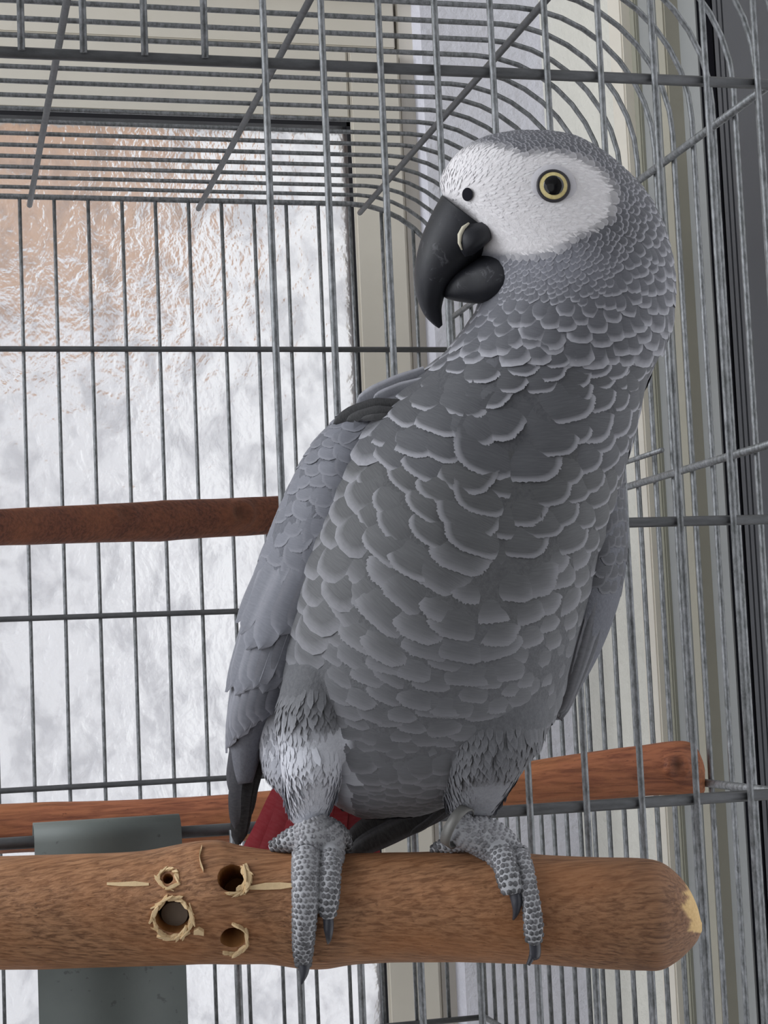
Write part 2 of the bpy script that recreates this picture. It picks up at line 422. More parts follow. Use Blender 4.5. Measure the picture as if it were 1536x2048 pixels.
# ------------------------------------------------------------------ the cage
cage = root('bird_cage', W((8, 12, -20.7)), 'large galvanised wire bird cage with arched top behind the parrot', 'cage')
X0, XR, D = 3.0684, 17.28, 23.85
ZTOP, ZBOT, ZMID = 4.17, -20.71, -7.9036
ZROD = -12.6877
front = group_part('front_panel', cage); back = group_part('back_panel', cage); arch = group_part('arched_panel', cage)
rw = 0.06
def vbar(X, Y, z0, z1, r, par, n=8):
    k = max(2, int(abs(z1 - z0) / 4) + 1); zs = np.linspace(z0, z1, k)
    return tube('wire', [(X + 0.012 * nz(X * 3.1, Y, z), Y, z) for z in zs], r, M_WIRE, par, n)
for i in range(-5, 15):
    X = X0 + i
    if i >= 4: vbar(X, 0, ZBOT, ZTOP, rw, front)
    else:
        vbar(X, 0, 0, ZTOP, rw, front); vbar(X, 0, ZBOT, ZROD, rw, front)
def hrod(x0, x1, Y, Z, r, par, mat=None):
    xs = np.linspace(x0, x1, 5); return tube('rod', [(x, Y, Z) for x in xs], r, mat or M_ROD, par, 10)
hrod(X0 - 5.3, X0 + 14.2, 0.13, 0, 0.095, front); hrod(X0 - 5.3, X0 + 14.2, 0.13, ZROD, 0.1, front)
hrod(X0 + 4, X0 + 14.2, 0.13, ZMID, 0.09, front); hrod(X0 - 5.3, X0 + 14.2, 0.13, ZBOT, 0.1, front)
# back panel: verticals one unit apart, rods
xb0 = 1.5837 + 1.1969 * (3.7262 - 1.5837)
for i in range(-9, 14):
    X = xb0 + i
    zt = ZTOP if X < XR - 3.1 else ZTOP - 3.1 + math.sqrt(max(0, 3.1 ** 2 - (X - XR + 3.1) ** 2))
    if X < XR - 0.1: vbar(X, D, ZBOT, zt - 0.05, 0.06, back, 6)
for z in (-0.41, -8.29, -13.17, ZBOT):
    hrod(xb0 - 9.2, XR, D - 0.1, z, 0.085, back)
# roof wires bending down at the right and becoming the right side's wires
def arch_pts(Y, x0=-6.2):
    p = [(x, Y, ZTOP) for x in np.linspace(x0, XR - 3.1, 6)]
    for a in np.linspace(0, math.pi / 2, 10)[1:]: p.append((XR - 3.1 + 3.1 * math.sin(a), Y, ZTOP - 3.1 + 3.1 * math.cos(a)))
    for z in np.linspace(ZTOP - 3.1, ZBOT, 7)[1:]: p.append((XR, Y, z))
    return p
ks = 24
for k in range(0, ks):
    Y = D - k * 1.02
    if Y < -0.01: break
    tube('arch_wire', arch_pts(Y), 0.085 if k == 0 else 0.06, M_WIRE, arch, 6 if k else 8)
# depth bars tying the roof and the right side together
for xx in (-0.71, 4.45, 9.50, 14.55):
    zz = ZTOP if xx < XR - 3.1 else ZTOP - 3.1 + math.sqrt(3.1 ** 2 - (xx - XR + 3.1) ** 2)
    zz -= 0.16
    tube('tie_rod', [(xx, y, zz) for y in np.linspace(0, D + 0.35, 4)], 0.085, M_ROD, arch, 8)
for zz in (0.53, -6.25, -12.9, ZBOT + 0.05):
    tube('tie_rod', [(XR - 0.14, y, zz) for y in np.linspace(0.1, D - 0.1, 4)], 0.085, M_WIRE, arch, 8)
tube('tie_rod', [(XR - 0.3, y, -5.72) for y in np.linspace(7.4, 12.0, 3)], 0.06, M_WIRE, arch, 8)

# grey plate folded over the door opening's lower rod
def plate():
    xa, xb = atY(70, 1700, -0.3)[0], atY(366, 1690, -0.3)[0]
    prof = []
    for a in np.linspace(-0.3, math.pi, 12): prof.append((0.13 + 0.27 * math.cos(a) - 0.02, ZROD + 0.0 + 0.27 * math.sin(a)))
    prof += [(-0.16, ZROD - 0.4), (-0.17, ZROD - 2), (-0.17, ZROD - 6.5)]
    th = 0.03; V, Fc = [], []
    k = len(prof); pr = np.array(prof); T = np.gradient(pr, axis=0); T /= np.linalg.norm(T, axis=1)[:, None]; Nn = np.stack([T[:, 1], -T[:, 0]], 1)
    for side in (0, 1):
        for x in (xa, xb):
            for i in range(k):
                q = pr[i] + Nn[i] * th * side; V.append(W((x, q[0], q[1])))
    def id_(s, e, i): return (s * 2 + e) * k + i
    for i in range(k - 1):
        Fc += [(id_(0, 0, i), id_(0, 0, i + 1), id_(0, 1, i + 1), id_(0, 1, i)), (id_(1, 0, i), id_(1, 1, i), id_(1, 1, i + 1), id_(1, 0, i + 1)),
               (id_(0, 0, i), id_(1, 0, i), id_(1, 0, i + 1), id_(0, 0, i + 1)), (id_(0, 1, i), id_(0, 1, i + 1), id_(1, 1, i + 1), id_(1, 1, i))]
    for i in (0, k - 1): Fc.append((id_(0, 0, i), id_(0, 1, i), id_(1, 1, i), id_(1, 0, i)))
    me = mesh_from('metal_plate', V, Fc, True); fix_normals(me)
    o = obj('metal_plate', me, M_PLATE); o['label'] = 'grey metal plate folded over the cage rod at lower left, below the door opening'; o['category'] = 'plate'
plate()

# ------------------------------------------------------------------ perches
ZLOG = 26.0                                   # view distance of the front perch's axis
def wood_loft(rings, z, nt, nth, amp, seed, freq=(5, 16)):
    """rings: (x, top y, bottom y, depth offset)"""
    A = [(x, a, x, b, dz, (b - a) / 2 * (z + dz) / F) for x, a, b, dz in rings]
    L = Loft(A, z); V, Fc = L.arrays(nt, nth)
    V = np.array(V); ctr = V.reshape(nt, nth, 3).mean(1)
    for i in range(nt):
        for j in range(nth):
            k = i * nth + j; d = V[k] - ctr[i]; r = np.linalg.norm(d)
            if r < 1e-6: continue
            a = 2 * math.pi * j / nth
            q = V[k]
            s = amp * (nz(q[0] * 22 + seed, math.cos(a) * 1.6, math.sin(a) * 1.6) + 0.5 * nz(q[0] * 60, math.cos(a) * 5 + seed, math.sin(a) * 5))
            V[k] = ctr[i] + d * (1 + s)
    return L, V, Fc
logr = [(-160, 1716, 1942, 0), (0, 1712, 1940, 0), (120, 1709, 1938, 0), (220, 1706, 1936, 0), (300, 1700, 1934, 0), (360, 1689, 1932, 0), (400, 1682, 1930, 0), (440, 1681, 1929, 0),
        (480, 1690, 1929, 0), (540, 1699, 1930, 0), (600, 1703, 1938, 0), (650, 1705, 1940, 0), (710, 1705, 1930, 0), (800, 1704, 1925, 0), (900, 1703, 1924, 0), (1000, 1704, 1926, 0),
        (1100, 1711, 1930, 0), (1200, 1714, 1937, 0), (1280, 1716, 1941, 0), (1320, 1723, 1941, 0), (1350, 1743, 1926, 0), (1375, 1772, 1905, 0), (1393, 1808, 1884, 0), (1401, 1838, 1868, 0), (1404, 1846, 1862, 0)]
LOGL, V, Fc = wood_loft(logr, ZLOG, 260, 72, 0.022, 3.0)
logme = mesh_from('log', V, Fc); fix_normals(logme)
_lg = np.array(logr, float)
def on_log(u, v):
    """front surface of the perch behind a pixel; returns point, outward normal (cage units)"""
    top, bot = np.interp(u, _lg[:, 0], _lg[:, 1]), np.interp(u, _lg[:, 0], _lg[:, 2])
    hf = (bot - top) / 2; c = float(np.clip((v - (top + bot) / 2) / hf, -0.995, 0.995)); sn = math.sqrt(1 - c * c)
    return atD(u, v, ZLOG - hf * ZLOG / F * sn), RW[1] * c - RW[2] * sn
holes = [(345, 1834, 37, 0.95), (466, 1756, 30, 0.8), (466, 1877, 27, 0.7), (336, 1757, 11, 0.35)]
cut = bmesh.new()
for hu, hv, hr, dep in holes:
    P, n = on_log(hu, hv); r = hr * ZLOG / F * 0.98
    q = Vector(n).to_track_quat('Z', 'Y').to_matrix().to_4x4()
    mt = Matrix.Translation(Vector(W(P + n * (0.25 - dep / 2)))) @ q
    g = bmesh.ops.create_cone(cut, cap_ends=True, segments=26, radius1=r * U * 0.9, radius2=r * U * 1.02, depth=(dep + 0.5) * U, matrix=mt)
    for v in g['verts']:
        c = Vector(W(P)); dv = v.co - c; ax = Vector(n); rad = dv - ax * dv.dot(ax)
        v.co += rad * (0.10 * nz(v.co.x * 300, v.co.y * 300, v.co.z * 300))
cme = bpy.data.meshes.new('cut'); cut.to_mesh(cme); cut.free()
perch = root('front_perch', W(atD(700, 1940, ZLOG)), 'thick light brown peeled branch the parrot stands on, with drilled holes', 'perch')
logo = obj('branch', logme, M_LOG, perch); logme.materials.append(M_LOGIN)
cme.materials.append(M_LOG); cme.materials.append(M_LOGIN)
for p in cme.polygons: p.material_index = 1
cuto = bpy.data.objects.new('cut', cme); COL.objects.link(cuto)
bo = logo.modifiers.new('holes', 'BOOLEAN'); bo.object = cuto; bo.operation = 'DIFFERENCE'; bo.solver = 'EXACT'
bpy.context.view_layer.update()
nm = bpy.data.meshes.new_from_object(logo.evaluated_get(bpy.context.evaluated_depsgraph_get()))
logo.modifiers.clear(); logo.data = nm; bpy.data.objects.remove(cuto)
co = np.zeros(len(nm.vertices) * 3, np.float32); nm.vertices.foreach_get('co', co); co = co.reshape(-1, 3)
pu, pv = project(co)
pale = np.zeros(len(co)); dark = np.zeros(len(co))
for i in range(len(co)):
    e = pu[i] - (1372 - 0.25 * abs(pv[i] - 1830) * 0 + 26 * nz(pv[i] * 0.03, 2.2, 0) + 14 * nz(pv[i] * 0.11, 5, 0)) - max(0, (pv[i] - 1862)) * 4
    e += -abs(pv[i] - 1810) * 0.1
    pale[i] = min(1, max(0, e / 7))
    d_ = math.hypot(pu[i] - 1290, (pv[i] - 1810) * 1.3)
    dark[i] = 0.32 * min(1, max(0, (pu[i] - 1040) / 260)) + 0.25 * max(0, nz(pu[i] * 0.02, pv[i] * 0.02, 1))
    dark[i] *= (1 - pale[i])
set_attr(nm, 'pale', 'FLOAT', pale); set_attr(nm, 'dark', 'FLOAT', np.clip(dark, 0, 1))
def splinters(name, hu, hv, hr, n, seed, arc=(0, 6.283), size=1.0):
    rnd = random.Random(seed); V, Fc = [], []
    for i in range(n):
        a = arc[0] + (arc[1] - arc[0]) * (i + rnd.random() * 0.8) / n
        rr = hr * rnd.uniform(0.94, 1.06); u, v = hu + rr * math.cos(a), hv + rr * math.sin(a)
        P, nn = on_log(u, v); P2, _ = on_log(u + 4 * math.cos(a + 1.57), v + 4 * math.sin(a + 1.57))
        tng = P2 - P; tng /= np.linalg.norm(tng); out = np.cross(tng, nn)
        ln, wd, tk = rnd.uniform(0.05, 0.13) * size, rnd.uniform(0.012, 0.04) * size, rnd.uniform(0.008, 0.025)
        tw = rnd.gauss(0, 0.3); dd = tng * math.cos(tw) + out * math.sin(tw); ss = np.cross(nn, dd)
        lift = rnd.uniform(0.0, 0.06)
        b = len(V)
        for s_, w_, h in ((-1, 0.6, 0), (-0.2, 1, 0.6), (0.6, 0.8, 1.0), (1, 0.1, 1.1)):
            base = P + dd * ln * s_ + nn * (lift * h)
            V += [W(base - ss * wd * w_ - nn * 0.03), W(base + ss * wd * w_ - nn * 0.03), W(base + ss * wd * w_ * 0.7 + nn * tk), W(base - ss * wd * w_ * 0.7 + nn * tk)]
        for k in range(3):
            for j in range(4):
                a0 = b + k * 4 + j; a1 = b + k * 4 + (j + 1) % 4; Fc.append((a0, a1, a1 + 4, a0 + 4))
        Fc.append((b + 3, b + 2, b + 1, b)); Fc.append((b + 12, b + 13, b + 14, b + 15))
    me = mesh_from(name, V, Fc, False); fix_normals(me)
    return obj(name, me, M_PALE, perch, None, 'stuff')
splinters('splintered_rim', 345, 1836, 38, 44, 1)
splinters('splintered_rim', 466, 1756, 31, 16, 2, (-0.7, 1.9), 1.25)
splinters('splintered_rim', 472, 1757, 21, 9, 22, (-0.9, 1.3), 1.1)
splinters('splintered_rim', 466, 1877, 28, 16, 3, (-1.4, 2.2), 0.8)
splinters('splintered_rim', 336, 1757, 18, 13, 4)
def sliver(pts, hw, seed, rise=0.02):
    """flat pale strip where the bark is shaved off; pts in pixels"""
    rnd = random.Random(seed); V, Fc = [], []
    for i, (u, v) in enumerate(pts):
        w_ = hw * (0.55 if i in (0, len(pts) - 1) else rnd.uniform(0.8, 1.15))
        for k in (-1, 1):
            P, n = on_log(u, v + k * w_); V.append(W(P + n * rise)); V.append(W(P - n * 0.05))
    for i in range(len(pts) - 1):
        b = i * 4
        Fc += [(b, b + 2, b + 6, b + 4), (b + 1, b + 5, b + 7, b + 3), (b, b + 4, b + 5, b + 1), (b + 2, b + 3, b + 7, b + 6)]
    Fc += [(0, 1, 3, 2)]; b = (len(pts) - 1) * 4; Fc += [(b, b + 2, b + 3, b + 1)]
    me = mesh_from('shaved_strip', V, Fc, False); fix_normals(me); obj('shaved_strip', me, M_PALE, perch)
sliver([(214, 1768), (240, 1769), (270, 1768), (298, 1769)], 4.5, 1); sliver([(498, 1776), (530, 1773), (560, 1772), (588, 1771)], 6, 2)
sliver([(404, 1697), (399, 1712), (401, 1728), (407, 1742)], 5, 3, 0.05); sliver([(388, 1861), (398, 1859), (408, 1863)], 6, 4, 0.06)
# dowel plug at the bottom of the big hole
P, n = on_log(345, 1846)
bm = bmesh.new()
bmesh.ops.create_cone(bm, cap_ends=True, segments=28, radius1=27 * ZLOG / F * U, radius2=26 * ZLOG / F * U, depth=0.5 * U,
                      matrix=Matrix.Translation(Vector(W(P - n * 0.5))) @ Vector(n).to_track_quat('Z', 'Y').to_matrix().to_4x4())
me = bpy.data.meshes.new('dowel'); bm.to_mesh(me); bm.free(); obj('dowel', me, M_DOWEL, perch, 'grey round dowel end in the largest hole')

def simple_perch(name, rings, z, mat, label, knots=(), seed=1.0, nt=110):
    L, V, Fc = wood_loft(rings, z, nt, 30, 0.03, seed)
    me = mesh_from(name, V, Fc); fix_normals(me)
    co = np.array([v.co for v in me.vertices]); u, v = project(co); dk = np.zeros(len(co)); pl = np.zeros(len(co))
    nrm = np.array([vv.normal for vv in me.vertices])
    for ku, kv, kr, hgt in knots:
        d = np.hypot(u - ku, v - kv) / kr; f = np.clip((-(nrm @ RW[2]) - 0.35) / 0.3, 0, 1)
        ring = np.exp(-((d - 0.75) / 0.3) ** 2) - 0.6 * np.exp(-(d / 0.4) ** 2)
        co += nrm * (ring * f * hgt * U)[:, None]; dk = np.maximum(dk, f * 0.75 * np.exp(-(d / 0.6) ** 2))
    for i, vv in enumerate(me.vertices): vv.co = co[i]
    me.update()
    set_attr(me, 'pale', 'FLOAT', pl); set_attr(me, 'dark', 'FLOAT', dk)
    o = obj(name, me, mat); o['label'] = label; o['category'] = 'perch'; return o
# depth of the two inner perches: the dark one runs from the left to the back wires, the reddish one to the right-hand wires
zA, zB = (RW @ (atY(0, 1055, 12) - CP))[2], (RW @ (atY(800, 1025, D - 0.75) - CP))[2]
rr = []
for u, a, b in [(-150, 1024, 1098), (0, 1018, 1092), (150, 1010, 1087), (300, 1003, 1083), (330, 1001, 1082), (420, 998, 1075), (500, 994, 1071), (600, 989, 1066), (700, 985, 1060), (800, 981, 1056)]:
    rr.append((u, a, b, (zB - zA) * u / 800))
simple_perch('middle_perch', rr, zA, M_PERCHD, 'dark brown knotty branch perch behind the parrot at wing height', [(250, 1028, 26, 0.1), (480, 1026, 28, 0.12)], 4.0, 240)
zA, zB = (RW @ (atY(0, 1655, 7) - CP))[2], (RW @ (atX(1405, 1540, XR - 0.2) - CP))[2]
rr = []
for u, a, b in [(-150, 1616, 1718), (0, 1608, 1708), (200, 1602, 1700), (330, 1596, 1694), (455, 1588, 1686), (700, 1566, 1662), (900, 1544, 1634), (1010, 1530, 1616), (1100, 1515, 1607), (1200, 1501, 1601), (1290, 1489, 1592), (1340, 1482, 1590), (1372, 1482, 1592), (1392, 1494, 1594), (1405, 1520, 1590), (1410, 1540, 1580)]:
    rr.append((u, a, b, (zB - zA) * u / 1405))
simple_perch('lower_perch', rr, zA, M_PERCHR, 'reddish brown branch perch inside the cage just above the front perch', [(1355, 1532, 26, 0.08)], 9.0, 260)

# ------------------------------------------------------------------ the parrot
ZP = 26.0
parrot = root('parrot', W(atD(780, 1700, ZP)), 'grey parrot with white face, black beak and red tail perched on the front branch', 'parrot')
body_rings = [
    (1040, 260, 1085, 260, 0.05, 0.12), (975, 272, 1145, 270, 0.03, 0.48), (925, 298, 1200, 298, 0.0, 0.74), (893, 335, 1250, 338, 0.0, 0.92), (882, 375, 1290, 382, 0.0, 1.02),
    (905, 430, 1322, 440, 0.0, 1.10), (945, 495, 1343, 520, 0.0, 1.16), (965, 560, 1347, 600, 0.0, 1.2), (952, 620, 1332, 675, 0.0, 1.25), (905, 690, 1296, 752, 0.02, 1.32),
    (845, 745, 1276, 830, 0.04, 1.42), (780, 800, 1256, 905, 0.05, 1.55), (715, 870, 1236, 985, 0.05, 1.70), (660, 970, 1215, 1075, 0.03, 1.84), (612, 1090, 1190, 1170, 0.0, 1.92),
    (580, 1210, 1160, 1270, 0.0, 1.93), (562, 1320, 1132, 1365, 0.05, 1.85), (560, 1410, 1104, 1440, 0.12, 1.68), (585, 1490, 1050, 1505, 0.22, 1.42), (625, 1555, 985, 1565, 0.32, 1.12), (670, 1605, 900, 1608, 0.42, 0.72), (720, 1632, 840, 1630, 0.48, 0.28)]
class BodyLoft(Loft):
    def px(s, t, th):
        x, y, z = Loft.px(s, t, th)
        px_ = np.interp(y, [620, 760, 900, 1100, 1300, 1600], [1090, 1060, 1030, 1005, 950, 800])
        g = np.exp(-((x - px_) / 50.0) ** 2) * np.interp(y, [720, 850, 1100, 1280], [0, 1, 1, 0]) * (np.sin(th) < 0)
        return x, y, z + 0.09 * g
BODY = BodyLoft(body_rings, ZP)
thighL = Loft([(575, 1330, 720, 1330, -0.5, 0.7), (556, 1400, 712, 1400, -0.62, 0.66), (553, 1460, 700, 1460, -0.62, 0.6), (560, 1520, 690, 1520, -0.58, 0.54), (566, 1575, 676, 1575, -0.38, 0.42), (574, 1615, 662, 1617, -0.22, 0.3), (584, 1648, 650, 1652, -0.1, 0.18)], ZP)
thighR = Loft([(860, 1390, 1100, 1390, -0.4, 0.8), (868, 1460, 1092, 1462, -0.5, 0.74), (878, 1520, 1060, 1522, -0.5, 0.64), (884, 1565, 1030, 1567, -0.38, 0.48), (890, 1602, 1004, 1604, -0.24, 0.36), (900, 1632, 985, 1632, -0.12, 0.22)], ZP)
flank = Loft([(520, 1400, 620, 1400, 0.3, 0.4), (516, 1470, 640, 1470, 0.35, 0.5), (524, 1530, 650, 1530, 0.35, 0.5), (545, 1570, 650, 1575, 0.35, 0.4), (570, 1596, 630, 1600, 0.35, 0.15)], ZP)

def sstep(a, b, x): 
    t = np.clip((x - a) / (b - a), 0, 1); return t * t * (3 - 2 * t)
ILL = 0.80
def alb(r, g, b): return np.minimum(lin((r, g, b)) / ILL, 0.86)
def face_mask(u, v):
    def el(cx, cy, rx, ry, ang=0):
        c, s = math.cos(ang), math.sin(ang); x, y = (u - cx) * c + (v - cy) * s, -(u - cx) * s + (v - cy) * c
        return np.hypot(x / rx, y / ry)
    d = np.minimum(np.minimum(el(965, 385, 118, 92), el(1105, 388, 120, 82, 0.15)), el(1040, 440, 120, 70))
    return 1 - sstep(0.84, 1.16, d)
def plumage(u, v):
    """albedo of the feather, how pale its rim is, and its width in pixels, by place on the bird"""
    fm = face_mask(u, v)
    if v < 720:
        d = math.hypot(u - 1060, v - 420)
        size = np.interp(d, [130, 200, 260, 330], [15, 22, 42, 66])
        if v < 330 and u < 1180: size = np.interp(u, [900, 1100, 1200], [13, 17, 24])
        g = alb(80, 81, 88); rim = 0.7
        ck = math.exp(-(((u - 1110) / 130) ** 2 + ((v - 525) / 50) ** 2)); g = g * (1 + 0.9 * ck)
        dk = math.exp(-(((u - 1230) / 60) ** 2 + ((v - 470) / 55) ** 2)); g = g * (1 - 0.3 * dk)
        if v > 600:
            k = (v - 600) / 120; size = max(size, np.interp(v, [600, 660, 720], [38, 62, 92])); g = g * (1 - k) + alb(70, 71, 77) * k
    elif v < 900: size = np.interp(v, [720, 800, 900], [92, 122, 124]); g = alb(68, 69, 74); rim = np.interp(v, [720, 900], [0.7, 0.5])
    elif v < 1250: size = 120; g = alb(*np.interp(v, [900, 1250], [67, 78]) * np.array([1, 1.01, 1.05])); rim = np.interp(v, [900, 1250], [0.46, 0.32])
    else: size = np.interp(v, [1250, 1450, 1600], [108, 88, 60]); g = alb(82, 83, 87) * np.interp(v, [1250, 1620], [1, 1.2]); rim = 0.24
    if fm > 0.02:
        g = g * (1 - fm) + alb(214, 211, 213) * fm; rim = rim * (1 - fm) + 0.2 * fm
        if fm > 0.6: size = 13
    return g, float(rim), float(size)

V, Fc = BODY.arrays(170, 72)
parts = [(V, Fc)] + [l.arrays(40, 32) for l in (thighL, thighR, flank)]
AV, AF = [], []
for v_, f_ in parts:
    b = len(AV); AV += list(v_); AF += [tuple(i + b for i in f) for f in f_]
me = mesh_from('body', AV, AF); fix_normals(me)
body = obj('body', me, M_BODY, parrot)
rm = body.modifiers.new('merge', 'REMESH'); rm.mode = 'VOXEL'; rm.voxel_size = 0.0013; rm.use_smooth_shade = True
bpy.context.view_layer.update()
nm = bpy.data.meshes.new_from_object(body.evaluated_get(bpy.context.evaluated_depsgraph_get()))
body.modifiers.clear(); body.data = nm
if not nm.materials: nm.materials.append(M_BODY)
co = np.zeros(len(nm.vertices) * 3, np.float32); nm.vertices.foreach_get('co', co); co = co.reshape(-1, 3)
u_, v_ = project(co); cols = np.ones((len(co), 4))
THIGH = alb(190, 192, 200)
for i in range(len(co)):
    g, _, _ = plumage(u_[i], v_[i])
    k = sstep(1400, 1480, v_[i]) * (sstep(712, 690, u_[i]) + sstep(880, 900, u_[i]) * sstep(1500, 1600, v_[i]) * 0.4)  # right thigh kept less pale, as if in shade
    cols[i, :3] = g * (1 - k) + THIGH * k
set_attr(nm, 'fcol', 'FLOAT_COLOR', cols)

# one feather: a rounded, gently cupped vane; 'rim' marks its pale margin
def feather_arrays(Wd, Ln, n=18, lift=0.16, cup=0.10, curl=0.5, loops=(1.0, 0.9, 0.76, 0.4), sq=0.75, rimw=(1, 0.85, 0, 0)):
    V, R, B, Fc = [], [], [], []
    c0 = 0.56 * Ln
    for li, s in enumerate(loops):
        for i in range(n):
            a = 2 * math.pi * i / n
            x = Wd / 2 * math.copysign(abs(math.sin(a)) ** sq, math.sin(a)); y = Ln * (0.5 - 0.5 * math.copysign(abs(math.cos(a)) ** 0.85, math.cos(a)))
            wob = 1 + 0.03 * nz(i * 0.7, Wd * 7, Ln * 5); x, y = x * s * wob, c0 + (y - c0) * s * wob
            v = y / Ln
            z = lift * Wd * (v - curl * v ** 4) - cup * Wd * (2 * x / Wd) ** 2
            V.append((x, y, z)); R.append(rimw[li] * float(sstep(0.42, 0.72, v))); B.append((x / Wd, v, i / n))
    V.append((0, c0, lift * Wd * (0.56 - curl * 0.56 ** 4))); R.append(0); B.append((0, 0.56, 0))
    for li in range(len(loops) - 1):
        for i in range(n):
            a, b = li * n + i, li * n + (i + 1) % n
            Fc.append((a, b, b + n, a + n))
    l0 = (len(loops) - 1) * n
    for i in range(n): Fc.append((l0 + i, l0 + (i + 1) % n, len(V) - 1))
    return np.array(V), np.array(R), np.array(B), Fc
def feather_mesh(name, *a, **k):
    V, R, B, Fc = feather_arrays(*a, **k)
    me = mesh_from(name, V, Fc); set_attr(me, 'rim', 'FLOAT', R); nn_ = k.get('n', a[2]); set_attr(me, 'edge', 'FLOAT', [1.0 if i < nn_ else 0.0 for i in range(len(V))])
    at = me.attributes.new('barb', 'FLOAT_VECTOR', 'POINT'); at.data.foreach_set('vector', np.asarray(B, np.float32).ravel())
    me.materials.append(M_FEATHER); return me
LP = (1.0, 0.9, 0.78, 0.45)
FM = [feather_mesh('feather', 1.0, 1.0, 30, 0.13, 0.10, 0.5, LP, 0.68), feather_mesh('feather', 1.06, 0.95, 30, 0.15, 0.12, 0.55, LP, 0.64), feather_mesh('feather', 0.95, 1.08, 30, 0.12, 0.08, 0.45, LP, 0.72)]
LQ = (1.0, 0.86, 0.7, 0.4)
FQ = [feather_mesh('feather', 1.0, 1.05, 30, 0.11, 0.09, 0.6, LQ, 0.62, (1, 0.75, 0.3, 0)), feather_mesh('feather', 1.1, 0.98, 30, 0.12, 0.10, 0.6, LQ, 0.58, (1, 0.7, 0.25, 0)), feather_mesh('feather', 0.92, 1.12, 30, 0.10, 0.08, 0.5, LQ, 0.68, (1, 0.75, 0.3, 0))]
FS = feather_arrays(1.0, 1.1, 16, 0.2, 0.12, 0.5, (1.0, 0.85, 0.6), 0.7, (1, 0.7, 0))
FT = feather_arrays(0.36, 1.7, 8, 0.12, 0.08, 0.6, (1.0, 0.6), 0.9, (1, 0))          # narrow downy tuft
PXU = ZP / F * U                                # metres per pixel at the bird
big, small, tufts = [], [], []                             # (matrix, size, albedo, rim)
def place(P, n, flow, size_px, col, rim, store, aspect=1.0, sink=0.1, jit=0.14, ahead=0.5):
    d = flow - n * (flow @ n); ln = np.linalg.norm(d)
    if ln < 1e-6: return
    d /= ln; a = random.gauss(0, jit); s = np.cross(d, n)
    d = d * math.cos(a) + s * math.sin(a); s = np.cross(d, n)
    sz = size_px * PXU * random.uniform(0.9, 1.12)
    loc = P - d * sz * aspect * ahead - n * sz * sink * 0.5
    M = Matrix.Identity(4)
    for k in range(3): M[k][0] = s[k] * sz; M[k][1] = d[k] * sz * aspect; M[k][2] = n[k] * sz; M[k][3] = loc[k]
    store.append((M, size_px, np.clip(col * random.uniform(0.93, 1.07), 0, 0.88), rim, P, n))
def cam_facing(P, n):
    v = W(CP) - P; return (n @ v) / np.linalg.norm(v)
ER, ED = RW[0], RW[1]                           # image right / down in the world
wingpoly = [(800, 800), (690, 815), (600, 900), (540, 1000), (480, 1180), (440, 1400), (560, 1430), (610, 1330), (660, 1240), (700, 1180), (745, 1080), (768, 960), (775, 850)]
def inside(poly, x, y):
    c = False; j = len(poly) - 1
    for i in range(len(poly)):
        xi, yi = poly[i]; xj, yj = poly[j]
        if (yi > y) != (yj > y) and x < (xj - xi) * (y - yi) / (yj - yi) + xi: c = not c
        j = i
    return c
def part_x(v): return float(np.interp(v, [620, 760, 900, 1100, 1300, 1600], [1090, 1060, 1030, 1005, 950, 800]))
def flow_at(u, v):
    if v < 600:                                 # head: away from the beak, then down the nape
        r = np.array([u - 880, v - 400.0]); r /= max(1, np.hypot(*r))
        k = float(sstep(420, 640, v)); k2 = float(sstep(1200, 1330, u))
        d = r * (1 - k) + np.array([0.15, 1.0]) * k + np.array([0.0, 0.9]) * k2
    else:
        off = (u - part_x(v)) / 260.0
        fan = np.interp(v, [600, 720, 850, 1050, 1300, 1500], [0.15, 0.4, 1.0, 1.1, 0.6, 0.25])
        d = np.array([np.clip(off, -1, 1) * fan * (1.0 if off < 0 else 0.6) - 0.08, 1.0])
    d /= np.hypot(*d)
    return ER * d[0] + ED * d[1]
# rows down the neck, breast and belly
def ring_len(t):
    th = np.linspace(0, 2 * math.pi, 64); p = BODY.pos(t + 0 * th, th); return np.linalg.norm(np.diff(p, axis=0), axis=1).sum() / PXU
t = 8.35; row = 0
while t < 20.6:
    x, y, _ = BODY.px(np.array(t), np.array(-math.pi / 2)); _, _, size = plumage(float(x), float(y))
    nper = max(6, int(round(ring_len(t) / (size * 0.58))))
    # even spacing along the ring by arc length
    th = np.linspace(0, 2 * math.pi, 400); p = BODY.pos(t + 0 * th, th); cl = np.concatenate([[0], np.cumsum(np.linalg.norm(np.diff(p, axis=0), axis=1))])
    for k in range(nper):
        s_ = ((k + 0.5 * (row % 2) + random.uniform(-0.08, 0.08)) % nper) / nper * cl[-1]
        a = float(np.interp(s_, cl, th)); tt = t + random.uniform(-0.08, 0.08)
        P, n, dt = BODY.frame(tt, a); u, v = project(P)
        g, rim, sz = plumage(u, v)
        sz *= 0.72 + 0.28 * abs(math.sin(a))
        f = cam_facing(P, n)
        if v > 1470 and (u < 700): g = g * 0.5 + THIGH * 0.5
        hid = inside(wingpoly, u, v) or f < -0.05
        place(P, n, flow_at(u, v), sz * 1.08, g, rim, small if (hid or sz < 44) else big, 1.0, 0.12, 0.10)
    # step so that the next row shows about 0.42 of a feather
    p0 = BODY.pos(np.array(t), np.array(-math.pi / 2)); tt = t
    while np.linalg.norm(BODY.pos(np.array(tt), np.array(-math.pi / 2)) - p0) < size * 0.34 * PXU and tt < 21: tt += 0.01
    t = tt; row += 1
